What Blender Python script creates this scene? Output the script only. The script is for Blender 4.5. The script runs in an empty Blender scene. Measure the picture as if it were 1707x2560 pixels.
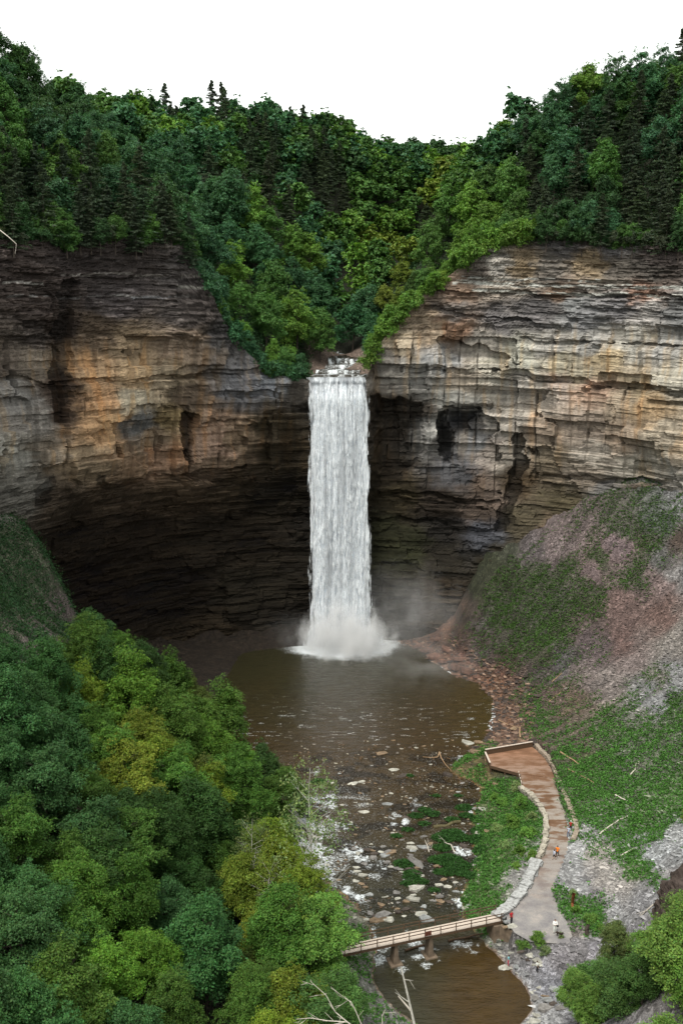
import bpy, bmesh, math, random
import numpy as np
from mathutils import Vector, Matrix, Euler
random.seed(7); rng = np.random.default_rng(7)
sc = bpy.context.scene
COL = sc.collection
R = math.radians
# ------------------------------------------------------------------ camera model
HC = 75.7; TH = R(10); F = 2488.9; CX = 853.5; CY = 1280.0
cT, sT = math.cos(TH), math.sin(TH)
def ray(sx, sy):
    u = (np.asarray(sx, float)-CX)/F; v = (CY-np.asarray(sy, float))/F
    return u, cT+v*sT, -sT+v*cT
def at(sx, sy, Y=None, z=None):
    dx, dy, dz = ray(sx, sy)
    t = (Y/dy) if Y is not None else ((z-HC)/dz)
    return float(dx*t), float(dy*t), float(HC+dz*t)
def proj(x, y, z):
    d = np.maximum(y*cT-(z-HC)*sT, 1e-3); v = y*sT+(z-HC)*cT
    return CX+F*x/d, CY-F*v/d
cam = bpy.data.cameras.new('camera'); co = bpy.data.objects.new('camera', cam); COL.objects.link(co)
co.location = (0, 0, HC); co.rotation_euler = (R(80), 0, 0)
cam.sensor_fit = 'VERTICAL'; cam.sensor_height = 36; cam.lens = 35; cam.clip_end = 5000; cam.clip_start = 0.5
sc.camera = co
# ------------------------------------------------------------------ noise
def _h(ix, iy, iz, seed):
    h = (ix.astype(np.int64)*374761393+iy.astype(np.int64)*668265263+iz.astype(np.int64)*2147483647+seed*1274126177) & 0xffffffff
    h = ((h ^ (h >> 13))*1274126177) & 0xffffffff
    h = ((h ^ (h >> 16))*2246822519) & 0xffffffff
    return ((h ^ (h >> 15)) & 0xffffff)/float(0xffffff)
def cell(x, y, seed=0):
    x, y = np.broadcast_arrays(x, y)
    return _h(np.floor(x), np.floor(y), np.zeros_like(np.floor(x)), seed)
def vn(x, y, seed=0):
    x, y = np.broadcast_arrays(np.asarray(x, float), np.asarray(y, float))
    fx, fy = np.floor(x), np.floor(y); tx, ty = x-fx, y-fy
    tx = tx*tx*(3-2*tx); ty = ty*ty*(3-2*ty); zz = np.zeros_like(fx)
    a = _h(fx, fy, zz, seed); b = _h(fx+1, fy, zz, seed); c = _h(fx, fy+1, zz, seed); d = _h(fx+1, fy+1, zz, seed)
    return (a*(1-tx)+b*tx)*(1-ty)+(c*(1-tx)+d*tx)*ty
def fbm(x, y, seed=0, o=4, g=.5):
    s = 0; a = 1; n = 0
    for i in range(o):
        s = s+a*vn(np.asarray(x)*2**i+17.3*i, np.asarray(y)*2**i-9.1*i, seed+i); n += a; a *= g
    return s/n
def sst(a, b, x):
    t = np.clip((x-a)/(b-a), 0, 1); return t*t*(3-2*t)
def inpoly(px, py, poly):
    r = np.zeros(px.shape, bool); n = len(poly)
    for i in range(n):
        x1, y1 = poly[i]; x2, y2 = poly[(i+1) % n]
        if y1 == y2: continue
        c = ((y1 > py) != (y2 > py)) & (px < (x2-x1)*(py-y1)/(y2-y1)+x1)
        r ^= c
    return r
def idw(px, py, pts, p=3.0, eps=20, ysc=1.6):
    """pts rows: sx, sy, values..."""
    P = np.array(pts, float); W = 0; V = 0
    shp = px.shape; px = px.ravel(); py = py.ravel()
    V = np.zeros((px.size, P.shape[1]-2)); W = np.zeros(px.size)
    for r in P:
        w = 1/(((px-r[0])**2+((py-r[1])*ysc)**2+eps*eps)**(p/2))
        V += w[:, None]*r[2:]; W += w
    return (V/W[:, None]).reshape(shp+(P.shape[1]-2,))
class RBF:
    def __init__(s, P, c=5.0, lam=0.3):
        P = np.array(P, float); s.p = P[:, :2]; s.c = c; n = len(P)
        K = np.sqrt(((s.p[:, None]-s.p[None])**2).sum(-1)+c*c)
        K -= lam*np.eye(n)
        A = np.zeros((n+3, n+3)); A[:n, :n] = K; A[:n, n] = 1; A[:n, n+1:] = s.p; A[n, :n] = 1; A[n+1:, :n] = s.p.T
        b = np.zeros(n+3); b[:n] = P[:, 2]
        s.w = np.linalg.solve(A, b)
    def __call__(s, x, y):
        x = np.asarray(x, float); y = np.asarray(y, float)
        o = s.w[-3]+s.w[-2]*x+s.w[-1]*y
        for (a, b), w in zip(s.p, s.w): o = o+w*np.sqrt((x-a)**2+(y-b)**2+s.c**2)
        return o
# ------------------------------------------------------------------ mesh helpers
def mkmesh(name, V, Fq, mat=None, col=None, smooth=False, cname='Col'):
    V = np.asarray(V, np.float32).reshape(-1, 3); Fq = np.asarray(Fq, np.int32)
    k = Fq.shape[1]; m = bpy.data.meshes.new(name)
    m.vertices.add(len(V)); m.vertices.foreach_set('co', V.ravel())
    m.loops.add(Fq.size); m.loops.foreach_set('vertex_index', Fq.ravel())
    m.polygons.add(len(Fq)); m.polygons.foreach_set('loop_start', np.arange(0, Fq.size, k, dtype=np.int32))
    try: m.polygons.foreach_set('loop_total', np.full(len(Fq), k, np.int32))
    except Exception: pass
    m.polygons.foreach_set('use_smooth', np.full(len(Fq), bool(smooth)))
    m.update(calc_edges=True); m.validate()
    if col is not None:
        c = np.asarray(col, np.float32)
        if c.ndim == 1: c = np.stack([c]*3, -1)
        if c.shape[-1] == 3: c = np.concatenate([c, np.ones(c.shape[:-1]+(1,), np.float32)], -1)
        a = m.color_attributes.new(cname, 'FLOAT_COLOR', 'POINT'); a.data.foreach_set('color', c.astype(np.float32).ravel())
    if mat: m.materials.append(mat)
    return m
def grid_faces(nu, nv):
    i = np.arange(nu-1)[:, None]*nv+np.arange(nv-1)[None]
    i = i.ravel()
    return np.stack([i, i+nv, i+nv+1, i+1], 1)
def link(name, data, parent=None, label=None, cat=None, group=None, kind=None, loc=None, rot=None, scl=None, color=None):
    o = bpy.data.objects.new(name, data); COL.objects.link(o)
    if parent: o.parent = parent
    if label: o['label'] = label
    if cat: o['category'] = cat
    if group: o['group'] = group
    if kind: o['kind'] = kind
    if loc is not None: o.location = loc
    if rot is not None: o.rotation_euler = rot
    if scl is not None: o.scale = scl if hasattr(scl, '__len__') else (scl,)*3
    if color is not None: o.color = (*color, 1)
    return o
# ------------------------------------------------------------------ materials
def newmat(name):
    m = bpy.data.materials.new(name); m.use_nodes = True; nt = m.node_tree
    for n in list(nt.nodes): nt.nodes.remove(n)
    return m, nt, nt.nodes, nt.links
def N(nt, t, **kw):
    n = nt.nodes.new(t)
    for k, v in kw.items():
        if k in n.inputs.keys(): n.inputs[k].default_value = v
        else: setattr(n, k, v)
    return n
def mixrgb(nt, a, b, f, mode='MULTIPLY'):
    n = nt.nodes.new('ShaderNodeMix'); n.data_type = 'RGBA'; n.blend_type = mode
    def s(i, v):
        if hasattr(v, 'is_linked') or hasattr(v, 'links'): nt.links.new(v, n.inputs[i])
        else: n.inputs[i].default_value = v
    s(0, f); s(6, a); s(7, b); return n.outputs[2]
def ramp(nt, src, stops):
    n = nt.nodes.new('ShaderNodeValToRGB'); e = n.color_ramp.elements
    while len(e) < len(stops): e.new(.5)
    for q, (p, c) in zip(e, stops): q.position = p; q.color = (*c, 1) if len(c) == 3 else c
    nt.links.new(src, n.inputs[0]); return n.outputs[0]
def coords(nt, scale=(1, 1, 1)):
    g = nt.nodes.new('ShaderNodeNewGeometry'); m = nt.nodes.new('ShaderNodeMapping'); m.inputs['Scale'].default_value = scale
    nt.links.new(g.outputs['Position'], m.inputs[0]); return m.outputs[0]
def objcoords(nt, scale=(1, 1, 1)):
    g = nt.nodes.new('ShaderNodeTexCoord'); m = nt.nodes.new('ShaderNodeMapping'); m.inputs['Scale'].default_value = scale
    nt.links.new(g.outputs['Object'], m.inputs[0]); return m.outputs[0]
def noise(nt, vec, scale, detail=4, rough=.6):
    n = N(nt, 'ShaderNodeTexNoise', Scale=scale, Detail=detail, Roughness=rough); nt.links.new(vec, n.inputs['Vector']); return n.outputs[0]
def bsdf(nt, color=None, rough=.8, spec=.3, normal=None, **kw):
    p = N(nt, 'ShaderNodeBsdfPrincipled', Roughness=rough); p.inputs['Specular IOR Level'].default_value = spec
    if color is not None:
        if hasattr(color, 'links'): nt.links.new(color, p.inputs['Base Color'])
        else: p.inputs['Base Color'].default_value = (*color, 1)
    if normal is not None: nt.links.new(normal, p.inputs['Normal'])
    o = nt.nodes.new('ShaderNodeOutputMaterial'); nt.links.new(p.outputs[0], o.inputs[0]); return p
def bump(nt, h, strength=.5, dist=.1):
    b = N(nt, 'ShaderNodeBump', Strength=strength, Distance=dist); nt.links.new(h, b.inputs['Height']); return b.outputs[0]
def attr(nt, name='Col'):
    a = nt.nodes.new('ShaderNodeVertexColor'); a.layer_name = name; return a
def simple(name, color, rough=.8, spec=.3, nscale=6, var=.35, bstr=.3, bd=.03, obj=True):
    m, nt, _, L = newmat(name); v = objcoords(nt) if obj else coords(nt)
    n = noise(nt, v, nscale, 5)
    f = ramp(nt, n, [(.25, (1-var,)*3), (.75, (1+var*.6,)*3)])
    c = mixrgb(nt, (*color, 1), f, 1.0)
    bsdf(nt, c, rough, spec, bump(nt, noise(nt, v, nscale*2.5, 4), bstr, bd)); return m
# rock with vertex colours
def rockmat():
    m, nt, _, L = newmat('rock_strata'); a = attr(nt)
    v = coords(nt, (1, 1, 2.0)); n = noise(nt, v, 1.9, 6, .7)
    f = ramp(nt, n, [(.3, (.62, .6, .6)), (.5, (1, 1, 1)), (.72, (1.35, 1.33, 1.3))])
    c = mixrgb(nt, a.outputs[0], f, 1.0)
    n2 = noise(nt, coords(nt, (1, 1, 2.4)), 2.2, 6, .7)
    bsdf(nt, c, .8, .14, bump(nt, n2, .6, .25)); return m
def groundmat():
    m, nt, _, L = newmat('scree_ground'); a = attr(nt)
    v = coords(nt)
    vo = N(nt, 'ShaderNodeTexVoronoi', Scale=6.5); L.new(v, vo.inputs['Vector'])
    vb = N(nt, 'ShaderNodeTexVoronoi', Scale=2.6); L.new(v, vb.inputs['Vector'])
    sep = nt.nodes.new('ShaderNodeSeparateColor'); L.new(vo.outputs['Color'], sep.inputs[0])
    f = ramp(nt, sep.outputs[0], [(.0, (.5, .5, .52)), (.6, (1, 1, 1)), (.93, (1.2, 1.2, 1.2)), (1., (2.1, 2.1, 2.1))])
    n = noise(nt, v, .9, 6, .7); f2 = ramp(nt, n, [(.3, (.65, .65, .65)), (.7, (1.3, 1.3, 1.3))])
    s2 = nt.nodes.new('ShaderNodeSeparateColor'); L.new(vb.outputs['Color'], s2.inputs[0])
    f3 = ramp(nt, s2.outputs[0], [(.0, (.45, .44, .43)), (.35, (.85, .85, .85)), (.8, (1.1, 1.1, 1.1)), (1., (1.9, 1.9, 1.95))])
    c = mixrgb(nt, mixrgb(nt, mixrgb(nt, a.outputs[0], f, .85), f2, .9), f3, .75)
    bsdf(nt, c, .85, .25, bump(nt, vo.outputs['Distance'], .7, .12)); return m
def leafmat(name='leaves', transl=.24):
    m, nt, _, L = newmat(name); oi = nt.nodes.new('ShaderNodeObjectInfo'); a = attr(nt, 'tint')
    c = mixrgb(nt, oi.outputs['Color'], a.outputs[0], 1.0)
    p = N(nt, 'ShaderNodeBsdfPrincipled', Roughness=.55); p.inputs['Specular IOR Level'].default_value = .16
    L.new(c, p.inputs['Base Color'])
    t = nt.nodes.new('ShaderNodeBsdfTranslucent'); c2 = mixrgb(nt, c, (1.2, 1.25, .6, 1), 1.0); L.new(c2, t.inputs[0])
    mx = nt.nodes.new('ShaderNodeMixShader'); mx.inputs[0].default_value = transl
    L.new(p.outputs[0], mx.inputs[1]); L.new(t.outputs[0], mx.inputs[2])
    o = nt.nodes.new('ShaderNodeOutputMaterial'); L.new(mx.outputs[0], o.inputs[0]); return m
M_rock = rockmat(); M_ground = groundmat(); M_leaf = leafmat()
M_bark = simple('bark', (.07, .055, .045), nscale=4, var=.5)
M_bark_pale = simple('pale_bark', (.5, .48, .43), nscale=5, var=.4)
M_dead = simple('bleached_wood', (.55, .5, .43), nscale=6, var=.35)
M_log = simple('weathered_log', (.33, .22, .13), nscale=5, var=.45)
M_wood = simple('brown_timber', (.09, .055, .032), nscale=7, var=.45)
M_plank = simple('bleached_planks', (.55, .47, .40), nscale=8, var=.25)
M_conc = simple('stained_concrete', (.16, .12, .085), nscale=1.5, var=.5)
M_stone = None
def stonemat():
    m, nt, _, L = newmat('river_slab_stone'); oi = nt.nodes.new('ShaderNodeObjectInfo')
    v = objcoords(nt); n = noise(nt, v, 2.2, 6, .7); f = ramp(nt, n, [(.32, (.38, .36, .34)), (.52, (.95, .95, .95)), (.7, (1.35, 1.35, 1.35))])
    c = mixrgb(nt, oi.outputs['Color'], f, 1.0)
    bsdf(nt, c, .7, .3, bump(nt, noise(nt, v, 6, 5), .5, .04)); return m
M_stone = stonemat()
# ================================================================== CLIFF
CP = [(-78, 20), (-76, 70), (-73, 115), (-69.5, 155), (-65, 190), (-54.6, 207), (-41, 223), (-24.3, 236), (-15, 241), (0, 244), (14.3, 241), (29, 241.5), (45, 238), (61, 229), (76, 218), (93, 203), (108, 175), (116, 135), (120, 80)]
def catmull(P, step):
    P = np.array(P, float); Q = np.vstack([2*P[0]-P[1], P, 2*P[-1]-P[-2]]); out = []
    for i in range(1, len(Q)-2):
        n = 24; t = np.linspace(0, 1, n, endpoint=False)[:, None]
        a, b, c, d = Q[i-1:i+3]
        out.append(.5*((2*b)+(-a+c)*t+(2*a-5*b+4*c-d)*t*t+(-a+3*b-3*c+d)*t**3))
    out.append(P[-1:]); C = np.vstack(out); L = np.r_[0, np.cumsum(np.hypot(*np.diff(C, axis=0).T))]
    n = int(L[-1]/step); s = np.linspace(0, L[-1], n)
    return np.stack([np.interp(s, L, C[:, 0]), np.interp(s, L, C[:, 1])], 1), s
CC, CS = catmull(CP, .3)
# densify only where the camera looks; coarse elsewhere
keep = np.ones(len(CC), bool); out = (np.abs(CC[:, 0])/CC[:, 1] > .40); keep[out] = (np.arange(len(CC))[out] % 4 == 0); CC = CC[keep]; CS = CS[keep]
T = np.gradient(CC, axis=0); T /= np.hypot(*T.T)[:, None]; CN = np.stack([T[:, 1], -T[:, 0]], 1)   # towards the gorge
TOP = [(-600, 600), (0, 600), (150, 600), (330, 590), (385, 562), (430, 572), (478, 670), (540, 790), (610, 880), (680, 935), (752, 946), (765, 949), (914, 949), (925, 925), (940, 880), (990, 800), (1060, 735), (1120, 690), (1200, 630), (1330, 590), (1500, 600), (1707, 615), (2400, 640)]
tx_, ty_ = zip(*TOP)
zt = np.full(len(CC), 66.)
for _ in range(6):
    sx, _s = proj(CC[:, 0], CC[:, 1], zt); sy = np.interp(sx, tx_, ty_)
    dx, dy, dz = ray(sx, sy); zt = HC+dz*CC[:, 1]/dy
out = np.abs(CC[:, 0])/CC[:, 1] > .42
zt = np.where(out, np.interp(CS, CS[~out], zt[~out]), zt)
ZTOP = zt.copy()
NV = 430
v = np.linspace(0, 1, NV)[None]; ZB = -4.0
Z = ZB+v*(zt[:, None]-ZB); S = CS[:, None]+0*v; X0 = CC[:, :1]+0*v; Y0 = CC[:, 1:]+0*v
PX, PY = proj(X0, Y0, Z)
ZZ = Z+.06*np.maximum(X0-35, 0)+.03*(S-230)*0            # bedding coordinate (dips to the right)
# layer index with irregular thickness
wob = (fbm(S*.02, ZZ*.03, 3, 3)-.5)*.4
zz = ZZ+wob
shale_l = sst(900, 820, PY+(vn(PX*.01, PY*.01, 9)-.5)*60)
shale_r = sst(860, 800, PY+(vn(PX*.01, PY*.01, 9)-.5)*60)
shale = np.where(PX < 850, shale_l, shale_r)
lower = sst(1150, 1250, PY+(vn(PX*.012, PY*.012, 19)-.5)*80)
def bricks(th, wd, seed, jit=.5):
    """irregular beds of height ~th split by joints ~wd apart; returns value per block and bed index"""
    r_ = np.random.default_rng(seed); e = np.cumsum(th*(.35+1.3*r_.random(900)**1.6))-8; k = np.searchsorted(e, zz).astype(float)
    w_ = wd*(.5+cell(k*2.13, k*0+3.5, seed+1)); o_ = cell(k*1.37, k*0+.5, seed+2)*60
    return cell((S+o_)/w_+jit*vn(S*.4, zz*.4, seed+5), k+.5, seed+3), k
B0, k0 = bricks(5.5, 13, 30); B1, k1 = bricks(1.5, 8, 31); B2, k2 = bricks(.75, 2.6, 32); B3, k3 = bricks(.42, 1.5, 33); L1, kl = bricks(.5, 9, 34)
fine = k3
mas = (1-shale)*(1-lower)
D = (vn(S*.05, ZZ*.05, 21)-.5)*2.6+(vn(S*.12, ZZ*.08, 22)-.5)*1.0
D += (B0-.5)*(2.7*mas+1.1*shale+1.2*lower)+(np.where(B1 > .45, B1, .2)-.5)*(.55*mas+.7*shale+.7*lower)+(B2-.5)*(.2*mas+.5*shale+.4*lower)+(B3-.5)*(.08+.26*shale)+(L1-.5)*.5*shale
D += (fbm(S*.45, ZZ*.6, 36, 5)-.5)*.55
colw = (S+2.5*vn(S*.1, ZZ*.06, 41))/4.2
edge = np.abs(colw-np.floor(colw)-.5)*2
D += mas*((cell(colw, np.floor(zz/11.)+.5, 42)-.5)*2.2-.6*sst(.93, 1., edge)*(cell(colw+.5, np.floor(zz/7.)+.5, 43) > .75))
def blocks(k, width, seed): return bricks(1.3, width, seed)[0]
# broad shape by picture samples: sx, sy, metres toward (+) or away (-) from the valley
MAC = [(0, 700, 1), (200, 700, 0), (430, 620, 2.5), (470, 800, 2.5), (620, 930, 2.5), (700, 960, 2), (840, 960, 1.0), (300, 900, 0), (150, 900, -1.5), (330, 1000, 0), (250, 1150, 1), (500, 1150, -1), (650, 1100, -2), (100, 1200, 1.5), (0, 1100, 1), (300, 1350, -7), (500, 1350, -9), (650, 1400, -7), (300, 1500, -9), (500, 1560, -9), (400, 1450, -9), (650, 1600, -4), (760, 1300, -6), (840, 1300, -7), (740, 1100, -4), (960, 1100, -3.5), (960, 1300, -4.5), (1100, 1350, -3), (1000, 1560, -1), (1160, 1250, 0), (1020, 900, 1.2), (1250, 900, 1.8), (1200, 760, 1), (1500, 800, 1), (1700, 850, 1), (1400, 1050, .5), (1650, 1050, 1.5), (1300, 1200, -1.5), (1500, 1250, -1.5), (1340, 640, 0), (1550, 620, .5), (840, 1600, -5), (1150, 1450, 1.2), (1200, 1380, 1.6), (1100, 1550, 1.2), (1250, 1340, 1.2)]
D += idw(PX, PY, MAC, 3, 40, 1.2)[..., 0]
wx = PX+(fbm(PX*.03, PY*.03, 50, 4)-.5)*44; wy = PY+(fbm(PX*.03, PY*.03, 57, 4)-.5)*34
def carve(poly, depth, blur=0):
    global D
    D = D-depth*inpoly(wx, wy, poly)
carve([(325, 1015), (470, 1015), (495, 1060), (600, 1045), (680, 1055), (690, 1200), (560, 1215), (480, 1190), (400, 1170), (330, 1150), (290, 1080)], 1.1)
carve([(462, 1030), (492, 1030), (500, 1110), (480, 1190), (465, 1150)], 2.2)            # dark cleft
carve([(150, 700), (200, 690), (190, 900), (165, 1060), (130, 1060), (140, 860)], 1.3)
carve([(1098, 1020), (1200, 1020), (1235, 1050), (1245, 1140), (1200, 1190), (1120, 1150), (1095, 1130)], 3.2)
carve([(1098, 1035), (1135, 1030), (1130, 1160), (1100, 1160)], 1.5)
carve([(1100, 845), (1160, 850), (1300, 905), (1240, 925), (1180, 915), (1080, 880)], 2.2)
carve([(1290, 1085), (1320, 1110), (1270, 1330), (1240, 1330), (1260, 1200)], 2.0)
carve([(1320, 1120), (1370, 1110), (1410, 1190), (1440, 1230), (1330, 1220)], 1.0)
carve([(930, 985), (1060, 1000), (1075, 1130), (1000, 1200), (930, 1180)], 2.2)
carve([(0, 1110), (18, 1130), (10, 1180), (0, 1170)], 2)
# overhanging bed lines (thin dark slots)
for (xa, ya, xb, yb, th, dp) in [(1230, 926, 1760, 990, 9, 2.4), (560, 985, 700, 985, 8, 1.4), (120, 955, 700, 935, 5, .7), (1060, 772, 1400, 815, 6, 1.3), (1080, 728, 1707, 745, 5, 1.3), (1000, 925, 1240, 922, 7, 1.6), (1330, 1190, 1700, 1215, 7, 1.2), (1300, 850, 1700, 872, 6, 1.2), (200, 690, 520, 700, 4, .6), (250, 1215, 640, 1175, 7, 1.4), (930, 1235, 1250, 1255, 7, 1.4), (330, 950, 640, 925, 6, 1.2), (640, 1300, 1120, 1310, 6, .8), (940, 1010, 1230, 1012, 7, .9), (0, 940, 130, 965, 6, .8)]:
    yl = ya+(PX-xa)/(xb-xa)*(yb-ya)+(fbm(PX*.02, PX*0, 61, 3)-.5)*26
    D = D-dp*((np.abs(PY-yl) < th) & (PX > xa) & (PX < xb))
D *= sst(-1, 6, zt[:, None]-Z+5)
lipm = (PX > 745) & (PX < 930)
lw = sst(735, 768, PX)*sst(940, 912, PX)*sst(1030, 985, PY+(fbm(PX*.05, PY*.05, 58, 3)-.5)*30)
D = D*(1-lw)+lw*(1.7+(B1-.5)*.5+(B3-.5)*.3)
XC = X0+CN[:, :1]*D; YC = Y0+CN[:, 1:]*D
# albedo samples (the rock's own colour: black shale, grey shale, ochre stain, wet algae-dark base)
CS_ = [ # sx, sy, r,g,b
 (0, 650, .055, .042, .038), (200, 650, .050, .040, .038), (390, 560, .17, .15, .13), (350, 650, .055, .045, .042), (440, 680, .10, .088, .085), (100, 750, .065, .05, .045), (300, 750, .085, .072, .072), (450, 780, .10, .085, .08),
 (100, 850, .055, .045, .04), (250, 840, .09, .065, .045), (330, 870, .23, .17, .11), (450, 860, .21, .16, .12), (560, 850, .09, .085, .085), (640, 900, .16, .155, .16), (680, 960, .17, .18, .20), (600, 970, .14, .14, .15),
 (150, 820, .035, .025, .02), (160, 960, .035, .024, .018), (140, 1020, .045, .03, .022),
 (30, 900, .11, .09, .075), (90, 900, .15, .125, .10), (40, 1000, .19, .18, .17), (80, 1050, .18, .165, .15), (30, 1150, .26, .25, .225), (60, 1220, .24, .225, .20), (110, 1140, .17, .14, .11),
 (230, 930, .30, .20, .12), (250, 1000, .33, .20, .11), (230, 1080, .32, .20, .11), (270, 1060, .34, .22, .12), (200, 1150, .26, .195, .13), (330, 940, .32, .23, .14), (400, 950, .25, .20, .14), (320, 1000, .33, .29, .22),
 (360, 1060, .13, .13, .13), (400, 1100, .22, .165, .115), (440, 1040, .20, .15, .08), (420, 1150, .24, .155, .105), (520, 1060, .29, .205, .15), (550, 1110, .29, .20, .15), (620, 1090, .26, .19, .13), (470, 1010, .10, .075, .055), (560, 1180, .16, .115, .08), (330, 1180, .17, .115, .075),
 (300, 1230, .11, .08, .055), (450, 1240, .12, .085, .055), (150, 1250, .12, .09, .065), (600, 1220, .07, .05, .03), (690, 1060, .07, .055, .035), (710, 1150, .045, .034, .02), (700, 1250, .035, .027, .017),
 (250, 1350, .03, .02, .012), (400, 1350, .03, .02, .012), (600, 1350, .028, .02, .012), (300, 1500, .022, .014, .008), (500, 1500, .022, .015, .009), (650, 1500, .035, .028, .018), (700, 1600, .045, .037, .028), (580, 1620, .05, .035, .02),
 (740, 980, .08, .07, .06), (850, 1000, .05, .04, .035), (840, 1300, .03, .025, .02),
 (940, 900, .22, .20, .18), (1000, 850, .36, .29, .2), (1080, 830, .33, .25, .17), (1000, 940, .30, .28, .25), (1100, 900, .29, .29, .29), (1060, 950, .28, .27, .25), (1150, 950, .36, .30, .23), (1130, 1000, .36, .35, .32),
 (950, 1020, .05, .04, .03), (1000, 1080, .045, .035, .025), (970, 1180, .045, .034, .022), (1040, 1030, .09, .075, .06), (1075, 1080, .32, .31, .29), (1110, 1090, .03, .027, .025), (1150, 1060, .05, .05, .055), (1180, 1110, .22, .22, .225), (1220, 1130, .33, .28, .24), (1150, 1180, .12, .12, .13), (1200, 1210, .16, .12, .095),
 (1265, 1050, .40, .36, .31), (1265, 1140, .33, .29, .24), (1290, 1200, .05, .035, .02),
 (1300, 960, .38, .35, .31), (1350, 1000, .33, .285, .235), (1400, 960, .37, .29, .24), (1480, 970, .40, .26, .18), (1600, 980, .40, .31, .19), (1560, 1000, .38, .30, .21), (1680, 950, .38, .35, .28), (1680, 1100, .32, .27, .20), (1620, 1010, .40, .27, .14),
 (1350, 1070, .34, .26, .19), (1450, 1070, .34, .27, .21), (1550, 1090, .33, .25, .18), (1380, 1150, .20, .16, .11), (1480, 1140, .34, .30, .25), (1450, 1180, .24, .20, .16), (1600, 1160, .33, .30, .25), (1690, 1180, .33, .31, .28), (1500, 1240, .13, .125, .12),
 (1200, 860, .31, .28, .24), (1300, 890, .41, .40, .33), (1250, 920, .42, .39, .32), (1400, 900, .40, .36, .26), (1450, 930, .40, .35, .25), (1380, 870, .33, .31, .28), (1480, 860, .31, .30, .28), (1580, 860, .40, .38, .33), (1520, 900, .40, .31, .18), (1650, 870, .33, .32, .30),
 (1050, 790, .28, .21, .14), (1130, 780, .18, .155, .14), (1130, 820, .26, .15, .09), (1250, 800, .13, .12, .12), (1350, 780, .14, .13, .13), (1450, 790, .16, .16, .165), (1550, 770, .15, .145, .15), (1620, 770, .35, .33, .31), (1690, 790, .15, .15, .15), (1420, 760, .28, .29, .29),
 (1150, 730, .24, .16, .11), (1250, 720, .25, .21, .17), (1400, 740, .22, .14, .09), (1610, 740, .28, .16, .11), (1200, 680, .12, .10, .085), (1300, 665, .22, .16, .09), (1370, 670, .16, .14, .12), (1470, 660, .26, .19, .11), (1540, 680, .14, .12, .10), (1620, 680, .08, .07, .06), (1250, 670, .30, .28, .25), (1400, 610, .12, .11, .11), (1520, 615, .20, .19, .20), (1650, 640, .07, .055, .05),
 (1000, 1250, .07, .055, .03), (960, 1350, .05, .05, .025), (1030, 1380, .05, .052, .025), (1100, 1260, .05, .038, .028), (1200, 1270, .16, .12, .095), (1130, 1330, .045, .04, .035), (1200, 1330, .11, .115, .135), (1100, 1400, .04, .034, .024), (1000, 1500, .05, .045, .032), (1100, 1500, .07, .05, .03), (1300, 1300, .06, .05, .032), (1400, 1260, .06, .05, .03), (1400, 1320, .12, .085, .06), (1500, 1290, .14, .09, .06), (1600, 1240, .09, .07, .055), (1260, 1400, .06, .05, .03)]
wx2 = PX+(fbm(PX*.035, PY*.05, 70, 5)-.5)*60; wy2 = PY+(fbm(PX*.03, PY*.06, 77, 5)-.5)*36
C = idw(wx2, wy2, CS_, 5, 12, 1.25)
# pale bands
for (xa, xb, ya, yb, th, col) in [(1130, 1760, 707, 722, 5, (.42, .42, .38)), (1180, 1760, 726, 742, 4, (.40, .40, .36)), (1150, 1500, 695, 700, 3, (.36, .36, .33)), (0, 110, 708, 712, 3, (.3, .28, .26)), (150, 520, 683, 690, 3, (.22, .2, .185)), (0, 480, 742, 740, 2.5, (.16, .15, .145)), (430, 530, 715, 722, 3, (.3, .29, .26)), (330, 420, 744, 742, 3, (.2, .2, .21))]:
    yl = ya+(PX-xa)/(xb-xa)*(yb-ya)+(fbm(PX*.02, PX*0, 88, 2)-.5)*10
    m = ((np.abs(PY-yl) < th) & (PX > xa) & (PX < xb) & (fbm(PX*.04, PY*.3, 90, 3) > .42))[..., None]
    C = np.where(m, np.array(col), C)
# per-bed tone
bt = .6+.8*B1; bf = (1-.28*(1-.45*mas)+.56*(1-.45*mas)*bricks(.42, 7, 103)[0])*(.85+.3*B2)
C = C*(1+(bt-1)*(.7))[..., None]*bf[..., None]
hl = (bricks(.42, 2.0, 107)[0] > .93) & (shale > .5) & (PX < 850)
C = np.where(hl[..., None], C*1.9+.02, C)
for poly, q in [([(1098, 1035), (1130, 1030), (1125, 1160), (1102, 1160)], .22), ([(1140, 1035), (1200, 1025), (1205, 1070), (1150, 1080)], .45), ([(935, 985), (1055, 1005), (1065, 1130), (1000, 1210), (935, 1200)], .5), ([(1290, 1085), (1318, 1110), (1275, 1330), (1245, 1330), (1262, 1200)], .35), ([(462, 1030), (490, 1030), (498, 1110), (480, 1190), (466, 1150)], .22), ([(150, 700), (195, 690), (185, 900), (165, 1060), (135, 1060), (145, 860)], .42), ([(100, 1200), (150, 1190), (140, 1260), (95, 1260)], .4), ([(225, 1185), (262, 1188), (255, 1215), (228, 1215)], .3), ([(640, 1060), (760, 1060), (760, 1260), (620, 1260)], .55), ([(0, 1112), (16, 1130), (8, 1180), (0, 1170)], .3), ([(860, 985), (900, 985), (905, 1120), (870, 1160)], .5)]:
    C = np.where(inpoly(wx, wy, poly)[..., None], C*q, C)      # black wet streaks, plus alcove and cleft shade painted into the colour
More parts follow.
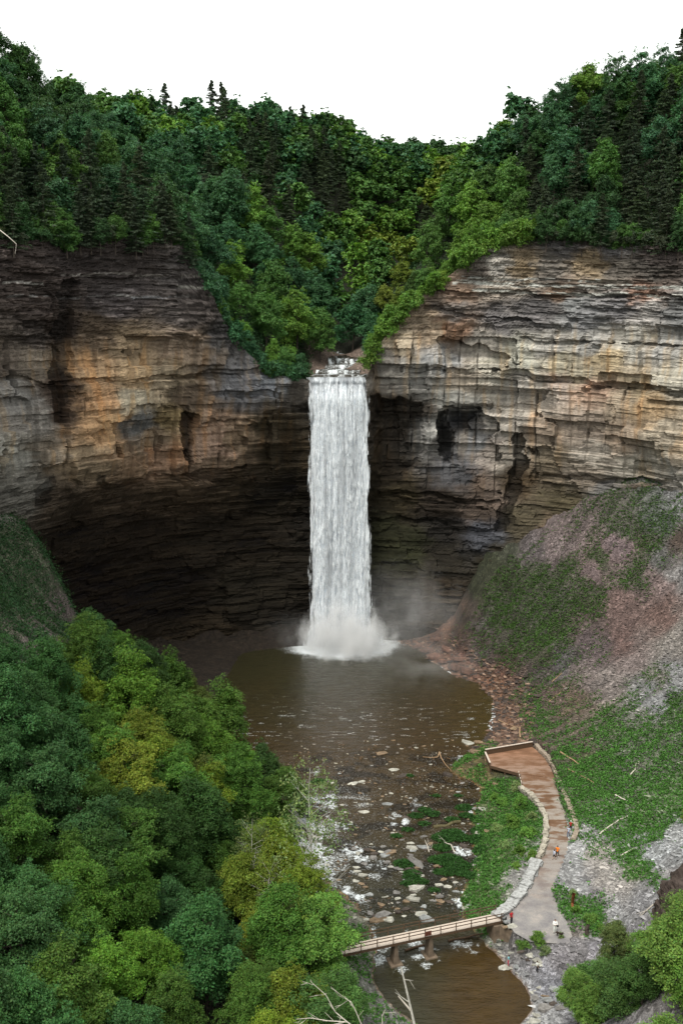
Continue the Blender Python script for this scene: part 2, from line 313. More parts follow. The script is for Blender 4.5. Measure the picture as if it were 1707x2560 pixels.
# vertical mineral streaks on massive beds
st = fbm(S*1.6+3*vn(S*.2, Z*.1, 3), Z*.07, 110, 3)
C = C*(1+((1-shale)*(1-lower)*.7*(st-.5))[..., None])
och = sst(.56, .72, fbm(S*.8, Z*.10, 120, 3))*(1-lower)*(1-shale)*.55
C = C*(1-och[..., None])+C*np.array([1.2, .95, .65])*och[..., None]
C = C*(.74+.52*fbm(S*1.2, Z*1.6, 130, 5))[..., None]
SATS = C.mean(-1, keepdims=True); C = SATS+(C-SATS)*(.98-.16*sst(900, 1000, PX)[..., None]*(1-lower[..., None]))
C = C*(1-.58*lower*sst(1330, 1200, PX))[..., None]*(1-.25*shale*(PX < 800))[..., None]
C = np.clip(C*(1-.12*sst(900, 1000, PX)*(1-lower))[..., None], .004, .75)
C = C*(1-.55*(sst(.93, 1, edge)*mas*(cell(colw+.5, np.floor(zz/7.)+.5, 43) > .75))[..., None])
V_ = np.stack([XC, YC, Z], -1).reshape(-1, 3)
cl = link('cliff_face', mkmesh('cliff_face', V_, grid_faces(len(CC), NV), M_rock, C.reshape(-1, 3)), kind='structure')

# ================================================================== VALLEY FLOOR
def zwater(y): return np.interp(y, [60, 112, 128, 150, 168, 178, 300], [-2.0, -1.9, -1.3, -.75, -.3, 0, 0])
def A(sx, sy, dz=0, **k):
    x, y, z = at(sx, sy, **k); return (x, y, z+dz)
G = []
for Yy in (25, 50, 80, 110, 140):
    for xx in (-12, -22, -32, -50, -72): G.append((xx, Yy, .73*(-xx-12)+(.3 if xx == -12 else 0)))
    G += [(-6, Yy, zwater(Yy)-.6 if Yy > 115 else 2.8), (4.5 if Yy < 115 else 2, Yy, zwater(Yy)-.6)]
G += [(10, Yy, zwater(Yy)-.6) for Yy in (25, 50, 80, 110, 125, 140, 155)]
G += [(-18, 160, 2.5), (-28, 160, 11), (-40, 158, 20), (-55, 160, 31), (-68, 160, 40), (-22, 172, 0), (-31, 172, 6), (-45, 175, 16), (-58, 175, 30), (-66, 176, 38),
      (-30, 185, 1.2), (-40, 188, 2), (-50, 190, 11), (-56, 192, 27), (-63, 192, 40), (-31, 200, 1.2), (-46, 205, 1), (-50, 212, 4), (-32, 215, 1.2), (-29, 226, 1.0), (-35, 230, 1.2), (-22, 233, -.2), (-24, 240, 2.5), (-12, 238, 0.2), (-12, 243, 2), (0, 244, .3), (12, 242, 0), (-10, 160, -.9), (-5, 150, zwater(150)-.6), (5, 165, -.7), (15, 165, -.7)]
G += [(0, 100, .4), (.3, 110, .5), (0, 80, .3), (-1.5, 117, .1), (-5, 118, .8)]
for x, y in ((-20, 190), (-20, 210), (0, 185), (0, 200), (0, 220), (0, 234), (-18, 225), (15, 190), (15, 210), (14, 228), (24, 200), (-8, 176)): G.append((x, y, -1.6 if y > 180 else -.9))
for s_ in [(1010, 1600), (1060, 1625), (1110, 1665), (1150, 1690), (1200, 1705), (1235, 1740), (1240, 1790), (1225, 1840), (1190, 1870), (1170, 1900), (1195, 1960), (1180, 2020), (1185, 2100), (1185, 2180), (1150, 2240), (1150, 2275)]:
    x, y, z = at(*s_, z=0.0); zw = float(zwater(y)); x, y, z = at(*s_, z=zw); G.append((x, y, zw+.05)); G.append((x-3.2, y-.6, zw-.7))
G += [A(1050, 1590, z=1.5), A(1120, 1630, z=2.2), A(1180, 1665, z=2.2), A(1250, 1700, z=2.5), A(1290, 1770, z=1.6), A(1290, 1840, z=1.5)]
PATHC = [((1175, 1880), 2.0), ((1235, 1885), 2.0), ((1310, 1920), 2.0), ((1345, 1965), 2.0), ((1385, 2030), 2.0), ((1393, 2080), 2.0), ((1385, 2130), 1.95), ((1350, 2190), 1.9), ((1330, 2230), 1.8), ((1330, 2290), 1.6), ((1400, 2360), 1.5)]
for (s_, z) in PATHC: G.append(A(*s_, z=z-.05))
for s_, z in [((1285, 1990), 1.2), ((1300, 2060), 1.2), ((1285, 2130), 1.0), ((1260, 2200), .6), ((1420, 1940), 3.2), ((1440, 2050), 2.5), ((1470, 2130), 2.2), ((1450, 2220), 2.0), ((1240, 2010), .2), ((1240, 2120), 0)]: G.append(A(*s_, z=z))
for s_, z in [((1290, 2385), -1.0), ((1370, 2375), 1.4), ((1330, 2368), .9), ((1420, 2390), 1.6), ((1300, 2440), -1.7), ((1330, 2470), -1.9), ((1350, 2420), -.6), ((1330, 2540), -1.9), ((1400, 2480), .0), ((1250, 2420), -2.4), ((1280, 2500), -2.5), ((1500, 2400), 3), ((1450, 2560), 1.5), ((1600, 2500), 7), ((1590, 2300), 7.5), ((1650, 2250), 10.5), ((1480, 2330), 1.8), ((1700, 2400), 13)]: G.append(A(*s_, z=z))
for s_, Yy in [((1707, 1250), 217), ((1600, 1265), 222), ((1500, 1290), 227), ((1400, 1330), 232), ((1300, 1345), 236), ((1230, 1350), 242.5), ((1180, 1410), 244), ((1150, 1500), 243.5), ((1110, 1570), 241), ((1707, 1450), 200), ((1600, 1420), 210), ((1500, 1480), 212), ((1400, 1500), 217), ((1300, 1500), 224), ((1230, 1500), 231), ((1300, 1600), 213), ((1400, 1620), 204), ((1500, 1620), 197), ((1600, 1600), 193), ((1707, 1600), 186), ((1350, 1720), 193), ((1450, 1750), 183), ((1550, 1750), 177), ((1707, 1780), 163), ((1600, 1850), 161), ((1500, 1900), 160), ((1707, 1950), 147), ((1600, 2000), 147), ((1550, 2100), 137.5), ((1650, 2080), 135)]: G.append(A(*s_, Y=Yy))
G += [(97, 190, 48), (104, 165, 50), (108, 130, 52), (75, 160, 30), (80, 130, 30), (60, 120, 16), (70, 100, 25), (50, 90, 12), (90, 90, 42), (40, 50, 8), (70, 50, 26), (100, 50, 48), (30, 100, -.3), (24, 80, -.6), (84, 216, 46), (-20, 250, 4), (0, 252, 2), (28, 248, 3), (64, 236, 44), (14, 243, .5), (22, 240, 2)]
ZF0 = RBF(G, 4.0, .5)
def zfloor(x, y):
    z = ZF0(x, y); x = np.asarray(x, float); y = np.asarray(y, float)
    steep = sst(1.0, 6, z)
    ac = y*.957-x*.29; al = x*.957+y*.29; gul = (fbm(al*.05, ac*.42, 217, 4)-.5)*2.6*sst(1.5, 5, z)*sst(12, 20, x)*sst(150, 165, y)
    return z+gul+steep*((fbm(x*.07, y*.07, 200, 4)-.5)*3.5+(fbm(x*.4, y*.4, 210, 3)-.5)*.9)+sst(212, 226, y)*sst(60, 45, x)*(fbm(x*.25, y*.25, 216, 4)-.5)*5*sst(.5, 4, z)+(fbm(x*.9, y*.9, 214, 3)-.5)*.25*(1-steep)
xs = np.linspace(-90, 118, 470); ys = np.r_[np.linspace(20, 98, 60, endpoint=False), np.linspace(98, 252, 430)]
GX, GY = np.meshgrid(xs, ys, indexing='ij'); GZ = zfloor(GX, GY)
# path carved smooth
def poly_at(pts, n=200, zoff=0):
    P = np.array([A(*s_, z=z+zoff) for s_, z in pts]); t = np.r_[0, np.cumsum(np.linalg.norm(np.diff(P, axis=0), axis=1))]
    q = np.linspace(0, t[-1], n); return np.stack([np.interp(q, t, P[:, i]) for i in range(3)], 1)
PTHL = [((1215, 1938), 2), ((1250, 1975), 2), ((1330, 2010), 2), ((1360, 2040), 2), ((1368, 2080), 2), ((1363, 2130), 2), ((1345, 2170), 1.95), ((1330, 2200), 1.9), ((1310, 2235), 1.85), ((1280, 2270), 1.7), ((1270, 2310), 1.6), ((1340, 2370), 1.5), ((1370, 2420), 1.2)]
PTHL[0] = ((1213, 1935), 2); PTHL[1] = ((1305, 1945+30), 2)
PTHL = [((1300, 1930), 2), ((1302, 1965), 2), ((1340, 2002), 2), ((1362, 2040), 2), ((1366, 2090), 2), ((1355, 2140), 2), ((1340, 2170), 1.95), ((1322, 2210), 1.9), ((1305, 2240), 1.85), ((1265, 2275), 1.7), ((1266, 2300), 1.65), ((1285, 2330), 1.6), ((1325, 2352), 1.55)]
PTHR = [((1370, 1905), 2), ((1388, 1950), 2), ((1402, 2000), 2), ((1415, 2040), 2), ((1422, 2075), 2), ((1422, 2110), 2), ((1412, 2145), 2), ((1400, 2175), 1.95), ((1385, 2210), 1.9), ((1385, 2240), 1.8), ((1395, 2270), 1.7), ((1415, 2300), 1.7), ((1432, 2330), 1.65), ((1425, 2358), 1.6)]
PL = poly_at(PTHL, 160); PR = poly_at(PTHR, 160)
TPX, TPY = proj(GX, GY, GZ)
pathpoly = [tuple(p[:2]) for p in PL]+[tuple(p[:2]) for p in PR[::-1]]
inp = inpoly(GX, GY, pathpoly)
plat = [at(*s_, z=2.05)[:2] for s_ in ((1206, 1884), (1218, 1920), (1297, 1940), (1392, 1950), (1372, 1885), (1335, 1860))]; inplat = inpoly(GX, GY, plat)
# colours: samples sx, sy, r,g,b, green
TS = [(1200, 1380, .038, .034, .022, .75), (1240, 1410, .045, .04, .026, .8), (1190, 1470, .036, .031, .02, .7), (1230, 1540, .045, .036, .025, .7), (1160, 1540, .04, .03, .02, .5), (1130, 1600, .055, .036, .024, .15), (1270, 1460, .05, .045, .028, .85), (1190, 1590, .055, .042, .03, .3), (1300, 1560, .07, .06, .045, .8), (1400, 1560, .085, .07, .055, .75), (1350, 1640, .075, .06, .045, .6), (1450, 1520, .085, .075, .05, .8), (1330, 1440, .08, .075, .055, .85), (1400, 1430, .09, .085, .06, .8), (1280, 1660, .075, .055, .04, .4), (1500, 1400, .12, .11, .08, .7), (300, 1600, .028, .021, .014, 0), (450, 1610, .028, .021, .014, 0), (600, 1600, .03, .023, .015, 0), (690, 1590, .03, .025, .018, 0), (740, 1600, .035, .03, .025, 0), (230, 1560, .05, .04, .03, .3), (1150, 1600, .085, .06, .045, .1), (1100, 1540, .075, .05, .035, .1), (1080, 1560, .10, .06, .04, 0), (1210, 1630, .09, .075, .065, .3), (1170, 1480, .06, .05, .035, .4), (1200, 1440, .055, .05, .035, .6), (1250, 1500, .085, .075, .06, .7), (1220, 1540, .09, .08, .07, .5), (1050, 1600, .20, .10, .06, 0), (1120, 1650, .24, .12, .08, 0), (1180, 1690, .26, .13, .085, 0), (1110, 1580, .22, .12, .06, .05), (1230, 1720, .16, .085, .05, 0), (1260, 1800, .16, .085, .05, 0), (1280, 1850, .13, .075, .05, .05), (1180, 1640, .10, .08, .07, .1),
 (1150, 1520, .13, .085, .05, .1), (1200, 1560, .13, .115, .11, .15), (1230, 1450, .08, .07, .05, .6), (1260, 1380, .08, .075, .06, .6), (1330, 1370, .14, .12, .12, .3), (1400, 1370, .24, .19, .18, .1), (1380, 1400, .20, .16, .155, .1), (1300, 1500, .10, .085, .075, .75), (1350, 1560, .08, .07, .06, .8), (1260, 1600, .10, .08, .07, .55), (1400, 1500, .10, .085, .08, .8), (1450, 1460, .15, .12, .11, .7), (1480, 1420, .25, .18, .175, .15), (1540, 1370, .27, .19, .19, .2), (1600, 1360, .12, .09, .08, .8), (1550, 1330, .15, .13, .12, .6), (1650, 1300, .15, .16, .15, .75), (1690, 1270, .28, .28, .28, .45), (1700, 1350, .10, .075, .055, .15), (1650, 1400, .14, .14, .13, .5), (1580, 1450, .15, .12, .11, .6), (1650, 1450, .22, .165, .15, .05), (1700, 1430, .26, .24, .23, .05),
 (1450, 1560, .12, .09, .08, .4), (1550, 1520, .19, .13, .11, .05), (1480, 1620, .155, .12, .12, .2), (1400, 1650, .13, .12, .12, .35), (1550, 1600, .18, .12, .10, 0), (1650, 1530, .19, .125, .10, 0), (1340, 1680, .13, .11, .10, .3), (1380, 1740, .14, .10, .08, .3), (1330, 1780, .12, .10, .07, .6), (1600, 1660, .22, .18, .165, 0), (1500, 1700, .24, .20, .18, .05), (1420, 1760, .16, .12, .08, .2), (1690, 1600, .27, .23, .20, 0), (1650, 1700, .24, .22, .18, .3), (1700, 1700, .38, .39, .41, .1), (1640, 1750, .36, .37, .39, .1), (1600, 1790, .25, .24, .20, .5), (1690, 1780, .15, .17, .11, .9), (1520, 1820, .19, .18, .13, .7), (1430, 1840, .15, .12, .09, .35), (1560, 1880, .20, .21, .16, .8), (1660, 1850, .18, .20, .13, .85), (1450, 1900, .12, .11, .06, .75), (1600, 1930, .22, .22, .17, .7), (1500, 1980, .12, .13, .08, .95), (1450, 2000, .1, .1, .06, .95), (1600, 2030, .15, .16, .10, .9), (1530, 2050, .2, .2, .17, .8), (1690, 2000, .16, .2, .1, .9), (1480, 2090, .30, .29, .28, .35), (1440, 2130, .42, .43, .43, .1), (1500, 2130, .36, .31, .26, .25), (1560, 2110, .22, .22, .2, .6), (1640, 2060, .16, .18, .12, .85), (1430, 2200, .40, .40, .42, 0), (1500, 2180, .36, .32, .27, .05), (1550, 2220, .34, .30, .26, .02), (1600, 2180, .16, .18, .1, .9), (1650, 2130, .34, .36, .38, .05), (1690, 2080, .35, .36, .38, .1), (1680, 2180, .22, .21, .21, .05), (1620, 2240, .27, .26, .28, 0), (1480, 2230, .17, .155, .17, .3), (1420, 2250, .15, .16, .12, .7), (1480, 2300, .1, .12, .07, .9), (1440, 2330, .17, .15, .13, .3), (1550, 2290, .33, .33, .34, .1), (1600, 2330, .20, .19, .21, 0), (1500, 2370, .20, .19, .21, 0), (1400, 2400, .15, .14, .15, 0), (1350, 2430, .21, .21, .23, 0), (1310, 2460, .24, .24, .25, 0), (1380, 2480, .18, .18, .2, .05), (1340, 2530, .28, .28, .28, 0), (1450, 2450, .19, .18, .2, .3), (1650, 2350, .16, .13, .10, .1),
 (1290, 2000, .09, .12, .04, 1), (1280, 2080, .08, .11, .04, 1), (1250, 2150, .08, .11, .04, .9), (1210, 2000, .08, .09, .04, .9), (1200, 2250, .1, .12, .05, .85), (1220, 2100, .06, .08, .03, .9), (1300, 2180, .25, .24, .22, .2), (1200, 1930, .12, .08, .04, .55), (1260, 1940, .06, .06, .03, .6), (1310, 2330, .12, .14, .08, .6), (1340, 2350, .1, .12, .07, .7), (1300, 2370, .16, .15, .15, .1), (1330, 2350, .18, .17, .175, 0), (1400, 2360, .18, .17, .175, 0), (1440, 2370, .18, .17, .175, 0), (1380, 2400, .17, .16, .17, 0), (1340, 2420, .2, .19, .2, 0),
 (50, 1350, .08, .075, .06, .75), (150, 1430, .09, .08, .07, .6), (180, 1520, .15, .12, .115, .35), (100, 1560, .12, .1, .09, .5), (30, 1450, .08, .08, .06, .8), (20, 1250, .16, .15, .13, .2), (100, 1280, .08, .08, .06, .6), (400, 1700, .03, .025, .015, .3), (200, 2000, .03, .028, .018, .2), (600, 2200, .03, .028, .018, .2), (400, 2500, .03, .028, .018, .2), (560, 1640, .045, .03, .018, 0), (650, 1620, .05, .04, .025, 0)]
wxx = TPX+(fbm(GX*.25, GY*.25, 220, 4)-.5)*60; wyy = TPY+(fbm(GX*.25, GY*.25, 227, 4)-.5)*60
TC = idw(wxx, wyy, TS, 4, 14, 1.0); GREEN = TC[..., 3]; TC = TC[..., :3]
dw = GZ-zwater(GY)
bed = sst(.15, -.1, dw)
shore = sst(1.3, .2, dw)*(TPX < 1300)*(TPY > 1560)*(TPX > 850)*(TPY < 1900)
TC = TC*(1-bed[..., None])+np.array([.13, .065, .022])*bed[..., None]
TC = TC*(1-.55*shore[..., None])+.55*shore[..., None]*np.array([.12, .065, .042])
GREEN = GREEN*(1-bed); TC = np.minimum(TC, .36); TC = np.where(TC > .22, .22+(TC-.22)*.55, TC)
TC = np.where((GREEN > .5)[..., None], TC*.75+.25*np.array([.06, .10, .03]), TC)
TC *= (.7+.6*fbm(GX*1.1, GY*1.1, 230, 3))[..., None]
TM = TC.mean(-1, keepdims=True); TC = np.where((dw > 2.5)[..., None]&(GX > 10)[..., None], TM*.9+(TC-TM)*.95*np.array([1, .9, .75]), TC)
al_ = GX*.957+GY*.29; ac_ = GY*.957-GX*.29; stk = fbm(al_*.09, ac_*.75, 235, 4)
TC = TC*np.where((dw > 1.5)&(GX > 10), .62+.76*stk, 1.)[..., None]
TC = TC*np.where((dw > 1.0)&(GX > 15)&(GY > 150), .70, 1.)[..., None]
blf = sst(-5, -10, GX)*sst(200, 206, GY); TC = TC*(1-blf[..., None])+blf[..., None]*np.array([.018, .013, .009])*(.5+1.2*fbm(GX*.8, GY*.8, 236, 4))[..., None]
TCI = TC.copy()
pm = inp[..., None]
zpl = np.interp(GY, [100, 115, 120, 130, 135, 175], [1.0, 1.45, 1.6, 1.8, 1.93, 1.93])
GZ = np.where(inp, zpl, GZ)
GREEN = np.where(inp | inplat, 0, GREEN); GZ = np.where(inplat, np.minimum(GZ, 1.35), GZ)
def zgrid(x, y):
    x = np.asarray(x, float); y = np.asarray(y, float)
    i = np.clip(np.interp(x, xs, np.arange(len(xs))), 0, len(xs)-1.001); j = np.clip(np.interp(y, ys, np.arange(len(ys))), 0, len(ys)-1.001)
    a = i.astype(int); b = j.astype(int); u = i-a; w = j-b
    return (GZ[a, b]*(1-u)+GZ[a+1, b]*u)*(1-w)+(GZ[a, b+1]*(1-u)+GZ[a+1, b+1]*u)*w
def ggrid(Fd, x, y):
    i = np.clip(np.rint(np.interp(x, xs, np.arange(len(xs)))), 0, len(xs)-1).astype(int); j = np.clip(np.rint(np.interp(y, ys, np.arange(len(ys)))), 0, len(ys)-1).astype(int)
    return Fd[i, j]
link('valley_ground', mkmesh('valley_ground', np.stack([GX, GY, GZ], -1), grid_faces(*GX.shape), M_ground, TC.reshape(-1, 3)), kind='structure')
# ---- path
def pathmat():
    m, nt, _, L = newmat('path_gravel'); v = coords(nt)
    n = noise(nt, coords(nt, (.45, 1.1, 1)), .75, 5, .55)
    c0 = ramp(nt, n, [(.40, (.27, .235, .205)), (.5, (.22, .175, .14)), (.56, (.14, .075, .04)), (.7, (.105, .055, .028))])
    g = nt.nodes.new('ShaderNodeSeparateXYZ'); L.new(v, g.inputs[0])
    mr = N(nt, 'ShaderNodeMapRange'); mr.inputs[1].default_value = 118; mr.inputs[2].default_value = 140; L.new(g.outputs[1], mr.inputs[0])
    grey = ramp(nt, noise(nt, v, .5, 5), [(.35, (.17, .16, .165)), (.55, (.24, .225, .215)), (.7, (.34, .30, .27))])
    c = mixrgb(nt, grey, c0, mr.outputs[0], 'MIX')
    mr2 = N(nt, 'ShaderNodeMapRange'); mr2.inputs[1].default_value = 150; mr2.inputs[2].default_value = 168; L.new(g.outputs[1], mr2.inputs[0])
    brn = ramp(nt, n, [(.35, (.26, .14, .085)), (.55, (.17, .085, .045)), (.7, (.13, .065, .035))])
    c = mixrgb(nt, c, brn, mr2.outputs[0], 'MIX')
    f = ramp(nt, noise(nt, v, 9, 3), [(.3, (.78, .78, .78)), (.7, (1.2, 1.2, 1.2))])
    bsdf(nt, mixrgb(nt, c, f, 1.0), .7, .4, bump(nt, noise(nt, v, 6, 4), .4, .05)); return m
M_path = pathmat()
t = np.linspace(0, 1, 22)[None, :, None]
PV = PL[:, None]*(1-t)+PR[:, None]*t
PV[..., 2] = np.interp(PV[..., 1], [100, 115, 120, 130, 135, 175], [1.0, 1.45, 1.6, 1.8, 1.93, 1.93])+.05+.12*np.exp(-((t[..., 0]-.5)*3)**2)*0+(fbm(PV[..., 0]*.5, PV[..., 1]*.5, 240, 2)-.5)*.08
link('gravel_path', mkmesh('gravel_path', PV, grid_faces(*PV.shape[:2]), M_path, smooth=True), kind='structure')
# ================================================================== HILLS ABOVE THE CLIFF
H = []
def hp(sx, sy, Y, h=11):
    h = 8 if (Y > 282 and sy < 420) else (12 if sx < 500 and sy < 300 else (8.5 if sy < 260 else h))
    h += 6*sst(90, 200, sx)*sst(760, 560, sx)*(sy < 330)+4.5*sst(190, 260, sx)*sst(960, 820, sx)*(sy < 335)+4*(sx > 1300)*(sy < 330)
    x, y, z = at(sx, sy, Y=Y); H.append((x, y, z-h))
for a in [(0, 110, 240), (150, 200, 248), (260, 250, 256), (400, 285, 290), (550, 295, 320), (700, 305, 345), (850, 330, 365), (960, 355, 385), (1100, 380, 395), (1190, 395, 400), (1240, 380, 400), (1060, 370, 400), (-150, 60, 225), (-300, 0, 200),
          (0, 350, 212), (150, 380, 226), (300, 400, 240), (100, 480, 214), (300, 480, 232), (430, 430, 250), (500, 540, 256), (560, 640, 257), (640, 560, 275), (660, 720, 261), (720, 800, 256), (600, 400, 300), (740, 500, 305), (800, 620, 290), (810, 760, 272),
          (1240, 340, 305), (1390, 240, 282), (1500, 215, 276), (1640, 170, 271), (1707, 150, 268), (1850, 100, 250), (2000, 60, 230), (1250, 450, 283), (1400, 420, 257), (1550, 400, 251), (1700, 400, 243), (1330, 520, 250), (1500, 520, 239), (1690, 540, 229), (1150, 520, 285), (1050, 560, 292), (1200, 600, 260), (1000, 640, 280), (960, 700, 272), (1000, 740, 258), (1100, 640, 265), (900, 560, 310), (920, 770, 258)]: hp(*a)
H += [(0, 246, 65.7), (0, 262, 68), (-2, 280, 71), (0, 300, 74), (6, 320, 78), (16, 345, 84), (-8, 246, 65.8), (7, 246, 65.8), (-4, 262, 68.2), (5, 262, 68.2)]
H += [(-90, 150, 115), (-100, 100, 110), (-95, 60, 105), (-120, 200, 135), (130, 160, 105), (140, 100, 105), (130, 60, 100), (120, 230, 125), (0, 480, 130), (-100, 400, 150), (140, 400, 150), (0, 560, 150), (-160, 300, 150), (180, 300, 150)]
ZH = RBF(H, 4, .5)
tt = np.r_[0, .8, 1.6, 2.6, 4, 6, 8, 11, 14, 18, 22, 27, 32, 38, 45, 53, 62, 75, 90, 110, 135, 165, 200, 240]
jj = np.arange(0, len(CC), 4); bx, by = CC[jj, 0], CC[jj, 1]; bz = ZTOP[jj]
# outward directions smoothed so the rings do not cross
from numpy import convolve
nx, ny = -CN[jj, 0], -CN[jj, 1]
for _ in range(60):
    nx = np.convolve(np.pad(nx, 1, 'edge'), [.25, .5, .25], 'valid'); ny = np.convolve(np.pad(ny, 1, 'edge'), [.25, .5, .25], 'valid')
ln = np.hypot(nx, ny); nx, ny = nx/ln, ny/ln
HX = bx[:, None]+nx[:, None]*tt; HY = by[:, None]+ny[:, None]*tt
w = sst(0, 9, tt)[None]
def zhill(x, y): return ZH(x, y)+(fbm(np.asarray(x)*.08, np.asarray(y)*.08, 300, 3)-.5)*2.5*sst(248, 262, np.abs(np.asarray(x))*1.5+240)
HZ = (bz[:, None]-.15)*(1-w)+zhill(HX, HY)*w
hc = np.array([.022, .024, .014])*(.6+.8*fbm(HX*.4, HY*.4, 310, 3))[..., None]
rockn = (np.abs(HX) < 9)&(HY < 275)
hc = np.where(rockn[..., None], np.array([.14, .105, .085])*(.6+.8*fbm(HX*.6, HY*.6, 312, 3))[..., None], hc)
link('hillside', mkmesh('hillside', np.stack([HX, HY, HZ], -1), grid_faces(*HX.shape)[:, ::-1], M_ground, hc.reshape(-1, 3)), kind='structure')
from mathutils.bvhtree import BVHTree
hv = np.stack([HX, HY, HZ], -1).reshape(-1, 3); HB = BVHTree.FromPolygons(hv.tolist(), grid_faces(*HX.shape).tolist())
def zh(x, y):
    r = HB.ray_cast(Vector((x, y, 400)), Vector((0, 0, -1)))
    return r[0].z if r[0] else None
# far plain so that nothing ends in a hole
link('far_ground', mkmesh('far_ground', [(-2500, -500, -14), (2500, -500, -14), (2500, 4000, -14), (-2500, 4000, -14)], [(0, 1, 2, 3)], M_ground, np.array([[.03, .05, .02]]*4)), kind='structure')

# ================================================================== WATER
def watermat(name, rough=.07, bs=.35, wave=1.0):
    m, nt, _, L = newmat(name); a = attr(nt); fo = attr(nt, 'Foam')
    v = coords(nt, (.55, 1.5, 1)); n1 = noise(nt, v, .75*wave, 4, .6); n2 = noise(nt, coords(nt, (1, 1.8, 1)), 2.6*wave, 3, .6)
    ad = nt.nodes.new('ShaderNodeMath'); ad.operation = 'ADD'; L.new(n1, ad.inputs[0])
    mu = nt.nodes.new('ShaderNodeMath'); mu.operation = 'MULTIPLY'; mu.inputs[1].default_value = .35; L.new(n2, mu.inputs[0]); L.new(mu.outputs[0], ad.inputs[1])
    nb = bump(nt, ad.outputs[0], bs, .5)
    w = N(nt, 'ShaderNodeBsdfPrincipled', Roughness=rough); w.inputs['IOR'].default_value = 1.33; L.new(a.outputs[0], w.inputs['Base Color']); L.new(nb, w.inputs['Normal'])
    f = N(nt, 'ShaderNodeBsdfPrincipled', Roughness=.7); f.inputs['Base Color'].default_value = (.62, .66, .68, 1)
    sp = noise(nt, coords(nt, (1, 1.3, 1)), 3.2, 5, .7)
    mr = N(nt, 'ShaderNodeMapRange'); mr.inputs[1].default_value = .42; mr.inputs[2].default_value = .62; L.new(sp, mr.inputs[0])
    mm = nt.nodes.new('ShaderNodeMath'); mm.operation = 'MULTIPLY_ADD'; mm.use_clamp = True; sepf = nt.nodes.new('ShaderNodeSeparateColor'); L.new(fo.outputs[0], sepf.inputs[0])
    # foam = clamp(F*1.6 - (1-noise))
    mm.inputs[1].default_value = 2.0; L.new(sepf.outputs[0], mm.inputs[0])
    inv = nt.nodes.new('ShaderNodeMath'); inv.operation = 'SUBTRACT'; L.new(mr.outputs[0], inv.inputs[0]); inv.inputs[1].default_value = 1.0; L.new(inv.outputs[0], mm.inputs[2])
    mx = nt.nodes.new('ShaderNodeMixShader'); L.new(mm.outputs[0], mx.inputs[0]); L.new(w.outputs[0], mx.inputs[1]); L.new(f.outputs[0], mx.inputs[2])
    o = nt.nodes.new('ShaderNodeOutputMaterial'); L.new(mx.outputs[0], o.inputs[0]); return m
M_water = watermat('river_water', .05, .55)
wx_ = np.linspace(-62, 52, 400); wy_ = np.linspace(60, 252, 640)
WX, WY = np.meshgrid(wx_, wy_, indexing='ij'); WZ = zwater(WY)+0*WX
SXw, SYw = proj(WX, WY, WZ)
rif = sst(177, 170, WY)*sst(110, 118, WY)
rif2 = rif*sst(118, 130, WY)
WZ = WZ+rif*((fbm(WX*1.1, WY*.9, 400, 3)-.5)*.30)+(1-rif)*(fbm(WX*.5, WY*1.0, 404, 2)-.5)*.05
shal = .8*sst(1640, 1900, SYw+(SXw-850)*.12+(fbm(WX*.1, WY*.1, 410, 3)-.5)*120)*sst(2330, 1900, SYw)
cr = sst(1020, 1200, SXw+(fbm(WX*.15, WY*.15, 413, 3)-.5)*120)*sst(2300, 2400, SYw)
gr = sst(1060, 1230, SXw)*sst(1560, 1750, SYw)*(SYw < 1860)
deep = np.array([.024, .022, .010]); brown = np.array([.042, .025, .009]); amber = np.array([.045, .024, .004]); olive = np.array([.045, .034, .010])
WC = deep+(brown-deep)*shal[..., None]; WC = WC+(olive-WC)*(gr*.7)[..., None]; WC = WC+(amber-WC)*(cr*.8)[..., None]
dk = sst(.5, .62, fbm(WX*.3, WY*.45, 420, 3))*rif2
WC = WC*(1-.6*dk[..., None]); WC *= (.75+.5*fbm(WX*.8, WY*1.2, 422, 3))[..., None]
left = sst(950, 780, SXw+ (fbm(WX*.2, WY*.2, 430, 3)-.5)*160)*sst(1930, 2030, SYw)*sst(2420, 2330, SYw)
foam = left*.52*sst(.40, .62, fbm(WX*.5, WY*.8, 431, 4))+.09*rif2
def fpatch(sx, sy, r, s=.9):
    global foam
    x, y, z = at(sx, sy, z=-.8); x2, y2, z2 = at(sx, sy, z=float(zwater(y))); d = np.hypot((WX-x2), (WY-y2)*.8)
    foam = np.maximum(foam, s*.74*sst(r*.8, r*.05, d+(fbm(WX*1.3, WY*1.3, 433, 3)-.5)*r*1.9))
for p in [(840, 2060, 2.6), (860, 2065, 2), (885, 2130, 2.6), (900, 2145, 2.4), (870, 2230, 2), (895, 2240, 1.8), (1010, 2055, 1.3), (1150, 2130, 2), (1165, 2125, 1.6), (1200, 2140, 1.6), (1160, 2225, 1.5), (1150, 2255, 1.5), (1180, 2030, 1.6), (1150, 2080, 1.2), (1190, 2025, 1.3), (1040, 2350, 2.2, .8), (1055, 2390, 2.5, .85), (1000, 2420, 1.6, .7), (1150, 2365, 1.8, .6), (1180, 2375, 1.5, .6), (960, 2370, 2.2, .8), (950, 2400, 1.5, .8), (900, 2320, 2, .8), (920, 2330, 2, .7), (820, 1990, 1.8, .8), (835, 1995, 1.5, .8), (790, 1930, 1.5, .7), (1080, 1890, 1.6, .6), (1150, 1895, 1.8, .6), (960, 2160, 1.8, .6), (930, 2190, 1.8, .6), (1040, 2010, 1.8, .6), (990, 2035, 1.6, .7), (1020, 2195, 1.3, .5), (880, 2290, 1.8, .7), (1155, 2280, 1, .6), (980, 2060, 1.2, .8)]: fpatch(*p)
